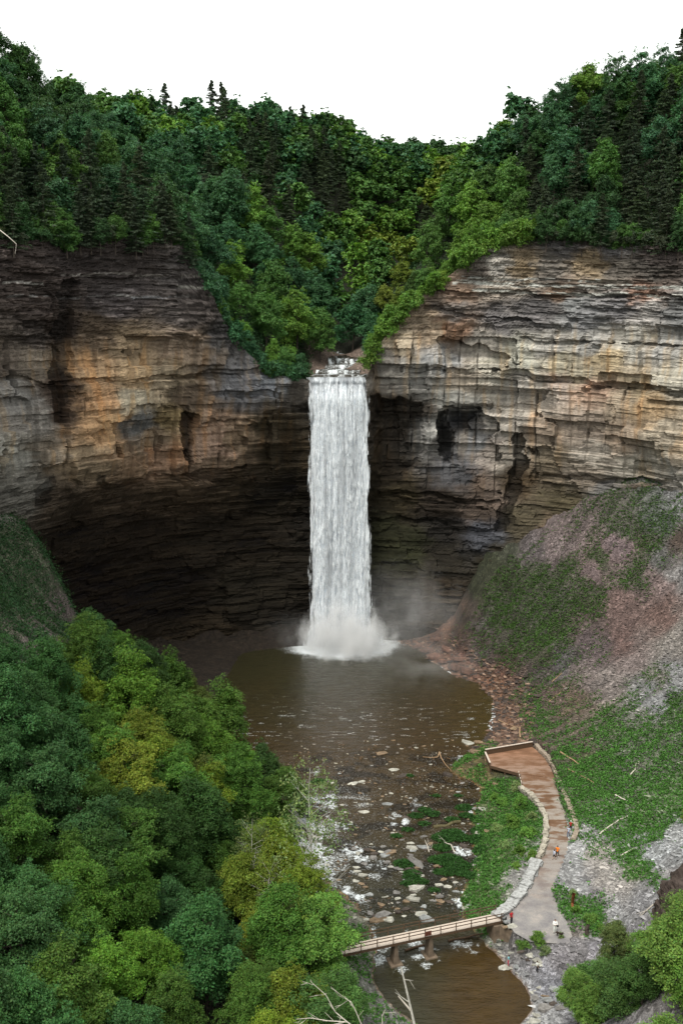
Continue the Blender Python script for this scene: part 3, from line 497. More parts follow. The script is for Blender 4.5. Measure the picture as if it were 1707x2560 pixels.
# foam along the shore of the plunge pool and round the foot of the fall
shp = [(1100, 1655), (1110, 1668), (1125, 1680), (1140, 1684), (1165, 1690), (1185, 1697), (1200, 1703), (1215, 1712), (1228, 1722), (1236, 1738), (1238, 1760), (1235, 1790), (1228, 1812), (1235, 1830)]
for (a, b) in zip(shp[:-1], shp[1:]):
    for k in range(5):
        q = k/5; x, y, z = at(a[0]+(b[0]-a[0])*q, a[1]+(b[1]-a[1])*q, z=0); d = np.hypot(WX-x, WY-y); foam = np.maximum(foam, .85*sst(.75, .2, d+(vn(WX*2, WY*2, 440)-.5)*.8))
d = np.hypot(WX/1.25, (WY-239.0)/1.0); foam = np.maximum(foam, 1.0*sst(15, 6.5, d+(fbm(WX*.3, WY*.3, 441, 3)-.5)*6)*(WY > 226))
foam = np.maximum(foam, .36*(fbm(WX*.5, WY*2.2, 445, 2) > .74)*sst(172, 176, WY)*sst(215, 190, WY))
mw = mkmesh('river_water', np.stack([WX, WY, WZ], -1), grid_faces(*WX.shape), M_water, WC.reshape(-1, 3), smooth=True)
fa = mw.color_attributes.new('Foam', 'FLOAT_COLOR', 'POINT'); fc = np.ones((foam.size, 4), np.float32); fc[:, :3] = foam.reshape(-1, 1); fa.data.foreach_set('color', fc.ravel())
link('river_water', mw, kind='structure')
# stream above the lip, in low steps
ux = np.linspace(-7.5, 6.5, 70); uy = np.r_[np.linspace(241.35, 262, 90), np.linspace(262.5, 300, 30)]
UX, UY = np.meshgrid(ux, uy, indexing='ij'); tn = np.interp(UY, [240, 250, 262, 330], [1, .95, .62, .5]); UX = UX*tn+np.interp(UY, [240, 262, 300, 330], [0, 1.2, 1.0, 9])
UYn = UY+(fbm(UX*.35, UY*.25, 451, 3)-.5)*7*sst(241.5, 246, UY)
UZ = np.interp(UYn, [240, 244, 244.6, 250, 250.8, 257, 257.8, 262, 262.8, 280, 330], [65.95, 66.1, 66.5, 66.7, 67.4, 67.6, 68.5, 68.7, 69.9, 72, 80])+(fbm(UX*.8, UY*.8, 450, 2)-.5)*.2
ufo = np.clip(.10+.5*sst(.48, .66, fbm(UX*.7, UY*.5, 452, 4))+.35*(((UYn > 250)&(UYn < 251.2))|((UYn > 257)&(UYn < 258.2))|((UYn > 262)&(UYn < 263.5)))-.25*np.abs(UX)/8+.2*sst(242.6, 241.3, UY), 0, 1)
mu = mkmesh('upper_stream', np.stack([UX, UY, UZ], -1), grid_faces(*UX.shape), M_water, np.tile([.03, .025, .018], (UX.size, 1)), smooth=True)
fa = mu.color_attributes.new('Foam', 'FLOAT_COLOR', 'POINT'); fc = np.ones((ufo.size, 4), np.float32); fc[:, :3] = ufo.reshape(-1, 1); fa.data.foreach_set('color', fc.ravel())
link('upper_stream', mu, kind='structure')
# ---- the fall
def fallmat():
    m, nt, _, L = newmat('falling_water'); a = attr(nt); al = attr(nt, 'Alpha')
    g = nt.nodes.new('ShaderNodeNewGeometry'); mp = nt.nodes.new('ShaderNodeMapping'); mp.inputs['Scale'].default_value = (1, .2, .17); L.new(g.outputs['Position'], mp.inputs[0])
    n = noise(nt, mp.outputs[0], 2.6, 6, .68)
    f = ramp(nt, n, [(.32, (.58, .63, .70)), (.48, (.93, .95, .97)), (.65, (1.15, 1.15, 1.15))])
    c = mixrgb(nt, a.outputs[0], f, .95)
    p = N(nt, 'ShaderNodeBsdfDiffuse'); L.new(c, p.inputs[0]); tl = nt.nodes.new('ShaderNodeBsdfTranslucent'); L.new(c, tl.inputs[0])
    m1 = nt.nodes.new('ShaderNodeMixShader'); m1.inputs[0].default_value = .25; L.new(p.outputs[0], m1.inputs[1]); L.new(tl.outputs[0], m1.inputs[2])
    tr = nt.nodes.new('ShaderNodeBsdfTransparent'); mx = nt.nodes.new('ShaderNodeMixShader')
    s = nt.nodes.new('ShaderNodeSeparateColor'); L.new(al.outputs[0], s.inputs[0])
    ma = nt.nodes.new('ShaderNodeMath'); ma.operation = 'MULTIPLY_ADD'; ma.use_clamp = True; ma.inputs[1].default_value = 3.2; L.new(n, ma.inputs[0])
    sb = nt.nodes.new('ShaderNodeMath'); sb.operation = 'MULTIPLY_ADD'; sb.inputs[1].default_value = 3.6; sb.inputs[2].default_value = -3.4; L.new(s.outputs[0], sb.inputs[0]); L.new(sb.outputs[0], ma.inputs[2])
    L.new(ma.outputs[0], mx.inputs[0]); L.new(tr.outputs[0], mx.inputs[1]); L.new(m1.outputs[0], mx.inputs[2])
    o = nt.nodes.new('ShaderNodeOutputMaterial'); L.new(mx.outputs[0], o.inputs[0]); return m
M_fall = fallmat()
def fall_sheet(y0, seed, amp, wl=1.0, dens=1.0):
    nu, nv = 150, 420
    q = np.linspace(0, 1, nu)[:, None]; zf = np.linspace(0, 1, nv)[None]
    z = 66.02*(1-zf)+.0*zf
    # edges read off the photograph
    row = 945+zf*665
    le = np.interp(row, [945, 970, 1200, 1400, 1550, 1610], [765, 767, 769, 772, 772, 752]); re = np.interp(row, [945, 960, 1200, 1400, 1550, 1610], [914, 920, 924, 928, 936, 966])
    k = (241*.985+6)/F; xl = (le-CX)*k; xr = (re-CX)*k
    x = xl+(xr-xl)*q
    yc = y0-2.0*sst(0, .08, zf)-1.0*zf
    ridg = (fbm(x*.9, z*.05, seed, 4)-.5)*2*amp+(fbm(x*2.8, z*.14+x*.1, seed+9, 3)-.5)*amp*.9
    y = yc-ridg*sst(0, .05, zf)-1.6*np.sqrt(np.clip(1-(2*q-1)**2, 0, 1))*sst(0, .1, zf)*.8
    x = x+((fbm(x*.6, z*.12, seed+20, 3)-.5)*.5+(2*q-1)*((fbm(z*.22+x*0, x*0+seed, seed+21, 4)-.5)*.7+.35*zf+.2*(y0-241)))*sst(0, .1, zf)
    s1 = fbm(x*1.3, z*.045, seed+30, 4); s2 = fbm(x*3.2, z*.16, seed+40, 3)
    b = .90+1.15*(s1-.5)+.45*(s2-.5)
    dark = np.exp(-((x-(-3.9+.9*vn(z*.05, z*0, seed)))/.7)**2)*.15-np.exp(-((x+5.3)/1.0)**2)*.10+np.exp(-((x-.3)/.8)**2)*.06*(z > 15)
    b = b-1.3*dark*sst(62, 55, z)
    # near the lip a thin veil, lower down white water
    b = b-(.34*sst(.10, 0, zf))*(1+.8*(s2-.5)); b = np.clip(b, .3, .95)
    c = np.stack([b*.95, b*.985, b*1.0+.012], -1)
    ed = np.minimum(q, 1-q)*2
    al = (.35+.65*sst(-.02, .30, ed+(fbm(x*1.5, z*.14, seed+50, 3)-.5)*.3*sst(0, .15, zf)))*dens
    al = np.maximum(al, sst(.05, .0, zf)*sst(.0, .14, ed+(vn(x*3, z*0, seed+60)-.5)*.1)*.85)
    vert = np.stack([x, y, z+0*x], -1)
    return vert, c, al
Vs, Cs, As, Fs = [], [], [], []; off = 0
for i, (y0, sd, amp, dn) in enumerate([(241.6, 500, .5, 1.0), (241.1, 540, .7, .62), (240.6, 580, .9, .50)]):
    vv, c, al = fall_sheet(y0, sd, amp, dens=dn); f = grid_faces(*vv.shape[:2])+off; off += vv.shape[0]*vv.shape[1]
    Vs.append(vv.reshape(-1, 3)); Cs.append(c.reshape(-1, 3)); As.append(al.ravel()); Fs.append(f)
# comet-shaped clots of falling water and edge spray
nb = 260; bx_ = rng.uniform(-7.0, 6.6, nb); bz_ = rng.uniform(1, 63, nb)
BL = rng.uniform(.8, 3.2, nb)*(.5+.5*(66-bz_)/66); BW = rng.uniform(.04, .1, nb)
for k in range(nb):
    x, z, l, w_ = bx_[k], bz_[k], BL[k], BW[k]
    if x > 7.4+.014*(66-z) or x < -8.6: x *= .96
    y = 238.2-1.0*(1-z/66)-1.1*math.sqrt(max(0, 1-(x/8.6)**2))+rng.uniform(-.6, .5)
    ring = [(0, 0, -l*.25), (w_, 0, 0), (0, -w_, 0), (-w_, 0, 0), (0, w_, 0), (rng.uniform(-.1, .1), 0, l)]
    Vs.append(np.array([(x+a, y+b, z+c_) for a, b, c_ in ring])); Fs.append(np.array([(0, 1, 2, 0), (0, 2, 3, 0), (0, 3, 4, 0), (0, 4, 1, 0), (5, 2, 1, 5), (5, 3, 2, 5), (5, 4, 3, 5), (5, 1, 4, 5)])+off); off += 6
    Cs.append(np.tile([.85, .87, .88], (6, 1))); As.append(np.full(6, 1.))
Fq = np.vstack(Fs[:3]); Ft = np.vstack(Fs[3:])[:, :3]
Fq3 = np.vstack([Fq[:, [0, 1, 2]], Fq[:, [0, 2, 3]]])
mf = mkmesh('waterfall', np.vstack(Vs), np.vstack([Fq3, Ft]), M_fall, np.vstack(Cs), smooth=True)
fa = mf.color_attributes.new('Alpha', 'FLOAT_COLOR', 'POINT'); al = np.concatenate(As); fc = np.ones((len(al), 4), np.float32); fc[:, :3] = al[:, None]; fa.data.foreach_set('color', fc.ravel())
link('waterfall', mf, kind='structure')
# ---- mist: one drifting body of spray
def mistmat(dens, falloff):
    m, nt, _, L = newmat('spray_mist'); tc = nt.nodes.new('ShaderNodeTexCoord')
    gr_ = nt.nodes.new('ShaderNodeTexGradient'); gr_.gradient_type = 'SPHERICAL'; L.new(tc.outputs['Object'], gr_.inputs[0])
    n = noise(nt, objcoords(nt, (1.5, 1.5, 1.1)), 2.4 if falloff < .3 else 1.8, 5, .65)
    r = N(nt, 'ShaderNodeMapRange'); r.inputs[1].default_value = falloff; r.inputs[2].default_value = .75; L.new(n, r.inputs[0])
    pw = nt.nodes.new('ShaderNodeMath'); pw.operation = 'POWER'; pw.inputs[1].default_value = 1.6; L.new(gr_.outputs[1], pw.inputs[0])
    mu_ = nt.nodes.new('ShaderNodeMath'); mu_.operation = 'MULTIPLY'; L.new(pw.outputs[0], mu_.inputs[0]); L.new(r.outputs[0], mu_.inputs[1])
    if falloff < .3:
        r.inputs[1].default_value = .3; r.inputs[2].default_value = .75; r.clamp = False; r.inputs[3].default_value = -.95; r.inputs[4].default_value = .42
        gg = nt.nodes.new('ShaderNodeMath'); gg.operation = 'MULTIPLY_ADD'; gg.inputs[1].default_value = 1.7; gg.use_clamp = True; L.new(gr_.outputs[1], gg.inputs[0]); L.new(r.outputs[0], gg.inputs[2]); L.new(gg.outputs[0], mu_.inputs[0]); mu_.inputs[1].default_value = 1; L.remove(mu_.inputs[1].links[0])
    m2 = nt.nodes.new('ShaderNodeMath'); m2.operation = 'MULTIPLY'; m2.inputs[1].default_value = dens; L.new(mu_.outputs[0], m2.inputs[0])
    p = nt.nodes.new('ShaderNodeVolumePrincipled'); p.inputs['Color'].default_value = (.985, .99, .995, 1); L.new(m2.outputs[0], p.inputs['Density'])
    o = nt.nodes.new('ShaderNodeOutputMaterial'); L.new(p.outputs[0], o.inputs[1]); return m
def ball(name, loc, scl, mat, **k):
    bm = bmesh.new(); bmesh.ops.create_icosphere(bm, subdivisions=3, radius=1); m = bpy.data.meshes.new(name); bm.to_mesh(m); bm.free(); m.materials.append(mat)
    return link(name, m, loc=loc, scl=scl, **k)
ball('spray_mist', (1.0, 234.5, .5), (14, 13, 15), mistmat(.42, .15), label='dense white spray bursting up where the waterfall strikes the pool', cat='mist', kind='stuff')
ball('spray_mist', (16, 231, 9), (19, 13, 17), mistmat(.10, .40), label='thin grey mist drifting right of the waterfall foot along the wet rock', cat='mist', kind='stuff')
ball('spray_mist', (-11, 236, 3.5), (9, 6, 7), mistmat(.10, .40), label='thin spray left of the waterfall foot over the dark rocks', cat='mist', kind='stuff')
ball('spray_mist', (19, 214, 3.5), (18, 20, 6), mistmat(.06, .4), label='faint veil of mist lying over the right side of the pool', cat='mist', kind='stuff')
# ================================================================== TREES
def leaves(cen, nrm, size, tint, rg, asp=.62):
    n = len(cen); r = rg.normal(size=(n, 3)); t1 = np.cross(nrm, r); t1 /= np.linalg.norm(t1, axis=1)[:, None]+1e-9; t2 = np.cross(nrm, t1)
    s = size[:, None]; a = t1*s; b = t2*s*asp
    V = np.stack([cen-a, cen-b*1.0+nrm*s*.12, cen+a, cen+b+nrm*s*.12], 1).reshape(-1, 3)
    Fq = np.arange(n*4).reshape(n, 4); c = np.repeat(tint, 4, axis=0); return V, Fq, c
def unit(rg, n, up=0.0):
    d = rg.normal(size=(n, 3)); d[:, 2] = d[:, 2]+up; return d/np.linalg.norm(d, axis=1)[:, None]
def tubes(segs, k=5):
    """segs: list of (p0,p1,r0,r1)"""
    V, Fc = [], []
    for p0, p1, r0, r1 in segs:
        p0 = np.array(p0, float); p1 = np.array(p1, float); d = p1-p0; d /= np.linalg.norm(d)+1e-9
        a = np.cross(d, [0, 0, 1.]) if abs(d[2]) < .9 else np.cross(d, [1., 0, 0]); a /= np.linalg.norm(a); b = np.cross(d, a); o = len(V)*1
        o = sum(len(x) for x in V); ang = np.arange(k)*2*np.pi/k; ring = np.cos(ang)[:, None]*a+np.sin(ang)[:, None]*b
        V.append(p0+ring*r0); V.append(p1+ring*r1)
        for i in range(k): Fc.append((o+i, o+(i+1) % k, o+k+(i+1) % k, o+k+i))
    return np.vstack(V), np.array(Fc)
def limbs(H, base, rg, n, spread, r0, bare=.25, wob=.35):
    segs = []; p = np.array([0, 0, -1.0]); q = np.array([0, 0, 0.]); K = 7
    pts = [np.array([rg.normal()*wob*(i/K), rg.normal()*wob*(i/K), -1.0+(H*.9+1)*i/K]) for i in range(K+1)]; rad = [r0*(1-.85*i/K) for i in range(K+1)]
    for i in range(K): segs.append((pts[i], pts[i+1], rad[i], rad[i+1]))
    for j in range(n):
        f = bare+(1-bare)*rg.random()**.8*.85; z = f*K; i = int(min(z, K-1)); s = pts[i]+(pts[i+1]-pts[i])*(z-i); th = rg.random()*6.28; L = spread*(1-.5*f)*rg.uniform(.6, 1)
        d = np.array([math.cos(th), math.sin(th), rg.uniform(.35, .9)]); m = s+d*L*.5; e = m+(d+np.array([0, 0, .25]))*L*.5*np.array([1, 1, .7]); rr = rad[i]*.45
        segs += [(s, m, rr, rr*.6), (m, e, rr*.6, rr*.18)]
        for _ in range(2):
            d2 = d+rg.normal(size=3)*.5; segs.append((m, m+d2*L*.4, rr*.4, rr*.1))
    return tubes(segs)
def crown_broad(seed, H=12., Rc=4.2, nl=5000, ls=.26, lobes=24, low=.30, sparse=0, spray=14, droop=0.):
    rg = np.random.default_rng(seed); zc = H*(low+1)/2; rz = H*(1-low)/2; lobes = int(lobes*1.7)
    d = unit(rg, lobes, .25); rr = rg.uniform(.35, .92, lobes); lc = d*rr[:, None]*np.array([Rc, Rc, rz*.95]); lc[:, :2] *= (1-.38*np.clip(lc[:, 2:]/rz, -.3, 1)); lc[:, 2] += zc
    lr = rg.uniform(.16, .36, lobes)*Rc; ns = nl//spray
    li = rg.integers(0, lobes, ns); sd = unit(rg, ns, .45); pos = lc[li]+sd*lr[li, None]*rg.uniform(.72, 1.05, (ns, 1))*np.array([1, 1, .75])
    far_ = (rg.random(ns) < .12)[:, None]; hc_ = np.array([0, 0, zc-.3*rz]); pos = np.where(far_, hc_+(pos-hc_)*rg.uniform(1.03, 1.2, (ns, 1)), pos)
    # keep only sprays near the outside of the whole crown
    q = pos-np.array([0, 0, zc]); e = np.sqrt((q[:, 0]/Rc)**2+(q[:, 1]/Rc)**2+(q[:, 2]/rz)**2); ok = e > rg.uniform(.15, .6, ns); pos = pos[ok]; sd = sd[ok]; li = li[ok]; ns = len(pos)
    up = sd*.55+np.array([0, 0, .75])+rg.normal(size=(ns, 3))*.22; up /= np.linalg.norm(up, axis=1)[:, None]
    rs = rg.uniform(.15, .72, ns)*(Rc/4.2)**.5
    m = ns*spray; idx = np.repeat(np.arange(ns), spray); th = rg.random(m)*6.28; rad = np.sqrt(rg.random(m))*rs[idx]
    a = np.cross(up, rg.normal(size=(ns, 3))); a /= np.linalg.norm(a, axis=1)[:, None]; b = np.cross(up, a)
    cen = pos[idx]+a[idx]*(np.cos(th)*rad)[:, None]+b[idx]*(np.sin(th)*rad)[:, None]*.8-np.array([0, 0, 1.])*(rad**2*.55+droop*rad)[:, None]+rg.normal(size=(m, 3))*.11
    nr = up[idx]+rg.normal(size=(m, 3))*.42; nr /= np.linalg.norm(nr, axis=1)[:, None]
    lt = rg.uniform(.82, 1.2, lobes)[li]*rg.uniform(.85, 1.18, ns); t = lt[idx]*rg.uniform(.75, 1.3, m)
    tint = np.stack([t*rg.uniform(.85, 1.25, m), t, t*rg.uniform(.8, 1.1, m)], 1)
    return leaves(cen, nr, ls*rg.uniform(.6, 1.15, m), tint, rg)
def crown_conifer(seed, H=14., Rc=3.2, nl=5000, ls=.24):
    rg = np.random.default_rng(seed); nb = int(H*7); P, Nn, T_ = [], [], []
    per = max(8, nl//nb)
    for i in range(nb):
        f = (i+rg.random())/nb; z = H*(.12+.88*f); L = Rc*(1-f)**.75*rg.uniform(.6, 1.12)+.25; th = rg.random()*6.28; t = rg.random(per)**.7
        dr = -.32-.25*(1-f); x = t*L; wd = (1-t)*.25*L+.15
        lat = rg.uniform(-1, 1, per)*wd; zz_ = z+dr*x*.8+.16*x*x/max(L, .5)-np.abs(lat)*.25+rg.normal(size=per)*.06
        P.append(np.stack([np.cos(th)*x-np.sin(th)*lat, np.sin(th)*x+np.cos(th)*lat, zz_], 1))
        u = np.array([-np.cos(th)*dr*.5, -np.sin(th)*dr*.5, 1.]); Nn.append(u+rg.normal(size=(per, 3))*.45); b = rg.uniform(.7, 1.25); T_.append(np.stack([b*rg.uniform(.85, 1.2, per)]*3, 1)*rg.uniform(.9, 1.1, (per, 3)))
    P = np.vstack(P); Nn = np.vstack(Nn); Nn /= np.linalg.norm(Nn, axis=1)[:, None]; T_ = np.vstack(T_)
    return leaves(P, Nn, ls*rg.uniform(.6, 1.2, len(P)), T_, rg, .4)
def crown_mesh(name, data, mat=None): return mkmesh(name, data[0], data[1], mat or M_leaf, data[2], cname='tint')
FAR = []; NEAR = []; CON = []; SPARSE = []
for i in range(6):
    rg = np.random.default_rng(900+i); H_ = [12, 13, 11, 14, 12, 10][i]; Rr = [4.2, 3.9, 4.6, 4.0, 3.6, 4.4][i]
    FAR.append((crown_mesh('crown', crown_broad(700+i, H_, Rr, 20000, .18, [22, 28, 18, 30, 26, 20][i], [.1, .06, .12, .05, .02, .1][i])), mkmesh('trunk', *limbs(H_, 0, rg, 10, Rr, .22), M_bark), H_, Rr))
for i in range(7):
    rg = np.random.default_rng(950+i); H_ = [12, 13, 11, 14, 12, 10, 13][i]; Rr = [4.2, 3.9, 4.6, 4.0, 3.6, 4.4, 4.3][i]
    NEAR.append((crown_mesh('crown', crown_broad(760+i, H_, Rr, 46000, [.125, .14, .115, .145, .12, .13, .11][i], [30, 36, 26, 40, 32, 24, 44][i], [.1, .08, .12, .05, .05, .1, .04][i], spray=[16, 12, 20, 14, 24, 18, 22][i], droop=[0, .2, 0, .3, 0, .15, 0][i])), mkmesh('trunk', *limbs(H_, 0, rg, 16, Rr, .2), M_bark), H_, Rr))
for i in range(4):
    rg = np.random.default_rng(980+i); H_ = [15, 13, 16, 12][i]; Rr = [4.1, 4.4, 3.8, 4.8][i]
    CON.append((crown_mesh('crown', crown_conifer(800+i, H_, Rr, 15000, .22)), mkmesh('trunk', *limbs(H_, 0, rg, 6, 1.2, .2, wob=.08), M_bark), H_, Rr))
for i in range(3):
    rg = np.random.default_rng(990+i); H_ = [13, 12, 11][i]; Rr = [3.4, 3.8, 3.][i]
    SPARSE.append((crown_mesh('crown', crown_broad(830+i, H_, Rr, 3200, .12, 46, .2, spray=8)), mkmesh('trunk', *limbs(H_, 0, rg, 26, Rr*1.1, .13), M_bark_pale), H_, Rr))
SHR = []
for i in range(4):
    rg = np.random.default_rng(1010+i); H_ = [3., 2.6, 3.4, 2.2][i]; Rr = [1.7, 1.9, 1.5, 1.6][i]
    SHR.append((crown_mesh('foliage', crown_broad(850+i, H_, Rr, 3200, .15, 16, -.1, spray=10)), mkmesh('stem', *limbs(H_, 0, rg, 8, Rr*.7, .05), M_bark), H_, Rr))
TK = 1.0
TINTS = {'blue-green': (.045, .120, .056), 'mid green': (.062, .140, .036), 'bright green': (.100, .205, .038), 'yellow-green': (.135, .200, .036), 'olive': (.078, .115, .038), 'dark green': (.036, .085, .032), 'grey-green': (.060, .086, .052), 'pale green': (.14, .21, .08)}
TREES = []
def tree(kind, proto, p, scl, tint, where, sy_rank=None, name=None, rotz=None, lean=(0, 0), zs=None, group=None, label=None, cat='tree'):
    c, tk, H_, R_ = proto; jt = rng.uniform(.85, 1.17); col = tuple(np.array(TINTS[tint])*TK*jt*rng.uniform(.93, 1.07, 3))
    r = bpy.data.objects.new(name or 'broadleaf_tree', None); COL.objects.link(r); r.empty_display_size = .5
    r.location = p; r.rotation_euler = (lean[0], lean[1], rng.random()*6.28 if rotz is None else rotz); s = scl; r.scale = (s, s, s*(zs or rng.uniform(.9, 1.12)))
    link(c.name.split('.')[0], c, parent=r, color=col); link(tk.name.split('.')[0], tk, parent=r)
    r['category'] = cat
    if label: r['label'] = label
    if group: r['group'] = group
    TREES.append(dict(o=r, kind=kind, tint=tint, where=where, lab=label, p=p, sx=float(proj(p[0], p[1], p[2]+H_*s*.6)[0]), sy=float(proj(p[0], p[1], p[2]+H_*s*.6)[1])))
    return r
def poisson(cands, dist):
    out = []; cellsz = 6.; g = {}
    for (x, y) in cands:
        dd = dist(x, y); k = (int(x//cellsz), int(y//cellsz)); ok = True
        for i in range(k[0]-2, k[0]+3):
            for j in range(k[1]-2, k[1]+3):
                for (a, b) in g.get((i, j), ()):
                    if (a-x)**2+(b-y)**2 < dd*dd: ok = False; break
                if not ok: break
            if not ok: break
        if ok: out.append((x, y)); g.setdefault(k, []).append((x, y))
    return out
cam_v = Vector((0, 0, HC))
def sees(pt, B):
    d = Vector(pt)-cam_v; L = d.length; r = B.ray_cast(cam_v, d.normalized(), L-1.0); return r[0] is None
# ---- upper forest
cand = [(rng.uniform(-110, 125), rng.uniform(188, 440)) for _ in range(22000)]+[(rng.uniform(-45, 25), rng.uniform(285, 410)) for _ in range(9000)]
cand = sorted(cand, key=lambda c: c[1]+rng.random()*14)
CCx, CCy = CC[:, 0], CC[:, 1]
def behind(x, y):
    i = np.argmin((CCx-x)**2+(CCy-y)**2); d = (x-CCx[i])*(-CN[i, 0])+(y-CCy[i])*(-CN[i, 1]); return d, i
def dmin(x, y): return 5.3+max(0, y-230)*.020
up = []
def spaced(items, dist, cs=60.):
    out = []; g = {}
    for it in items:
        a, b = it[3], it[4]*1.25; dd = dist(it); k = (int(a//cs), int(b//cs)); ok = True
        for i in range(k[0]-2, k[0]+3):
            for j in range(k[1]-2, k[1]+3):
                for (p, q) in g.get((i, j), ()):
                    if (p-a)**2+(q-b)**2 < dd*dd: ok = False
        if ok: out.append(it); g.setdefault(k, []).append((a, b))
    return out
for (x, y) in cand:
    d, i = behind(x, y)
    if d < 1.0: continue
    chan = np.interp(y, [240, 262, 300, 320, 345, 375], [0, 0, 1, 7, 16, 30])
    if y < 300 and abs(x-chan) < (7.5 if y < 250 else (5.5 if y < 262 else 2.5)): continue
    z = zh(x, y)
    if z is None: continue
    sx, sy = proj(x, y, z+8)
    if sx < -70 or sx > 1780 or sy > 960 or sy < -100: continue
    if not sees((x, y, z+(8 if y < 300 else 10)), HB): continue
    up.append((x, y, z, float(sx), float(sy), d))
def ridge(t):   # denser where the slope is seen edge-on against the sky
    sk = np.interp(t[3], [0, 150, 260, 400, 640, 960, 1180, 1240, 1390, 1500, 1700], [110, 200, 250, 285, 310, 360, 400, 330, 240, 215, 160]); return .55 if t[4] < sk+70 else 1.
up = spaced(up, lambda t: np.interp(t[1], [190, 230, 300, 400], [66, 60, 52, 42])*ridge(t))
print('upper trees', len(up))
def zone_up(sx, sy, d):
    if sx < 330: return 'high on the left rim' if sy < 330 else ('just above the left cliff edge' if sy > 470 else 'on the left wooded slope')
    if sx < 560: return 'on the left shoulder skyline' if sy < 370 else 'beside the jutting left cliff corner'
    if sx < 840: return 'along the middle skyline' if sy < 400 else ('in the hollow left of the stream notch' if sy < 580 else 'on the steep bank left above the waterfall lip')
    if sx < 1080: return 'along the middle skyline' if sy < 430 else ('in the hollow behind the waterfall' if sy < 570 else 'on the steep bank right above the waterfall lip')
    if sx < 1330: return 'on the right shoulder skyline' if sy < 430 else 'on the right shoulder above the cliff'
    return 'high on the right rim' if sy < 300 else ('just above the right cliff edge' if sy > 450 else 'on the right wooded slope')
CONZ = [(90, 450, 90), (250, 470, 90), (330, 480, 60), (560, 430, 60), (640, 390, 60), (700, 470, 90), (800, 440, 70), (840, 480, 70), (620, 480, 60), (1400, 250, 60), (1480, 330, 70), (1600, 340, 90), (1640, 500, 100), (1690, 300, 90), (1380, 470, 70), (1350, 400, 60), (620, 620, 30), (1050, 520, 30), (420, 300, 25), (550, 300, 30), (740, 300, 25), (1400, 240, 30), (1690, 150, 40)]
def tint_up(sx, sy):
    r = rng.random()
    if 850 < sx < 1060 and 520 < sy < 760: return 'bright green' if r < .45 else ('yellow-green' if r < .75 else 'mid green')
    if 1060 < sx < 1300 and 420 < sy < 700: return 'bright green' if r < .4 else ('mid green' if r < .8 else 'yellow-green')
    if 480 < sx < 850 and sy > 480: return 'blue-green' if r < .5 else ('mid green' if r < .8 else 'bright green')
    if 380 < sx < 560 and 330 < sy < 480: return 'bright green' if r < .35 else 'blue-green'
    if sx < 300: return 'blue-green' if r < .4 else ('mid green' if r < .8 else 'dark green')
    return 'blue-green' if r < .4 else ('mid green' if r < .75 else ('dark green' if r < .93 else 'bright green'))
PEND = []
for (x, y, z, sx, sy, d) in up:
    con = any(math.hypot(sx-a, (sy-b)*1.1) < r for a, b, r in CONZ)
    near = y < 262 and d < 25
    if con and rng.random() < .72:
        tree('conifer', CON[rng.integers(4)], (x, y, z-.3), rng.uniform(.95, 1.25), 'grey-green', zone_up(sx, sy, d), name='conifer_tree')
    else:
        s = rng.uniform(1.0, 1.4)*(.7 if d < 4 else 1)
        if (sx > 960 and sx < 1250 and sy > 560) or (d < 10 and 450 < sx < 1330): s *= .74
        PEND.append((y, FAR[rng.integers(6)], (x, y, z-.3), s, tint_up(sx, sy), zone_up(sx, sy, d)))
# ---- shrubs hanging over the cliff edge
def edge_at(sxq, back=1.0):
    px, _ = proj(CC[:, 0], CC[:, 1], ZTOP); vis = np.abs(CC[:, 0])/CC[:, 1] < .5; i = np.argmin(np.where(vis, np.abs(px-sxq), 1e9)); nn = -CN[i]; return (CC[i, 0]+nn[0]*back, CC[i, 1]+nn[1]*back, ZTOP[i])
for sxq in list(np.linspace(5, 470, 24))+list(np.linspace(478, 735, 26))+list(np.linspace(930, 1330, 30))+list(np.linspace(1350, 1700, 18)):
    b = rng.uniform(-2.4, 1.2); x, y, z = edge_at(sxq+rng.uniform(-6, 6), b); mid = 475 < sxq < 745 or 925 < sxq < 1340
    if 740 < sxq < 925: continue
    tree('shrub', SHR[rng.integers(4)], (x, y, z-(.9 if mid else .6)), rng.uniform(.8, 1.5)*(1.25 if mid else .85), ('blue-green' if sxq < 745 else ('bright green' if sxq < 1340 else 'dark green')) if mid else ('grey-green' if rng.random() < .5 else 'dark green'), 'on the cliff edge left of the waterfall' if sxq < 745 else 'on the cliff edge right of the waterfall', name='edge_shrub', cat='shrub')
# ---- conifers and trees leaning out over the rim
for sxq in list(np.linspace(10, 425, 17))+list(np.linspace(1345, 1700, 14)):
    x, y, z = edge_at(sxq+rng.uniform(-8, 8), rng.uniform(-2.2, 1.6)); con = rng.random() < .55
    if con: tree('conifer', CON[rng.integers(4)], (x, y, z-2.6), rng.uniform(.65, .95), 'grey-green', 'leaning out over the left cliff rim' if sxq < 800 else 'leaning out over the right cliff rim', name='conifer_tree')
    else: PEND.append((y-100, FAR[rng.integers(6)], (x, y, z-3.0), rng.uniform(.55, .85), 'dark green' if rng.random() < .5 else 'mid green', 'leaning out over the left cliff rim' if sxq < 800 else 'leaning out over the right cliff rim'))
for sxq in list(np.linspace(470, 725, 15))+list(np.linspace(935, 1260, 17)):
    x, y, z = edge_at(sxq+rng.uniform(-6, 6), rng.uniform(-1.2, 3.5)); PEND.append((y-100, FAR[rng.integers(6)], (x, y, z-2.0), rng.uniform(.45, .75), ['blue-green', 'mid green', 'bright green'][rng.integers(3)] if sxq < 800 else ['bright green', 'yellow-green', 'bright green', 'mid green'][rng.integers(4)], 'on the edge left above the waterfall' if sxq < 800 else 'on the edge right above the waterfall'))
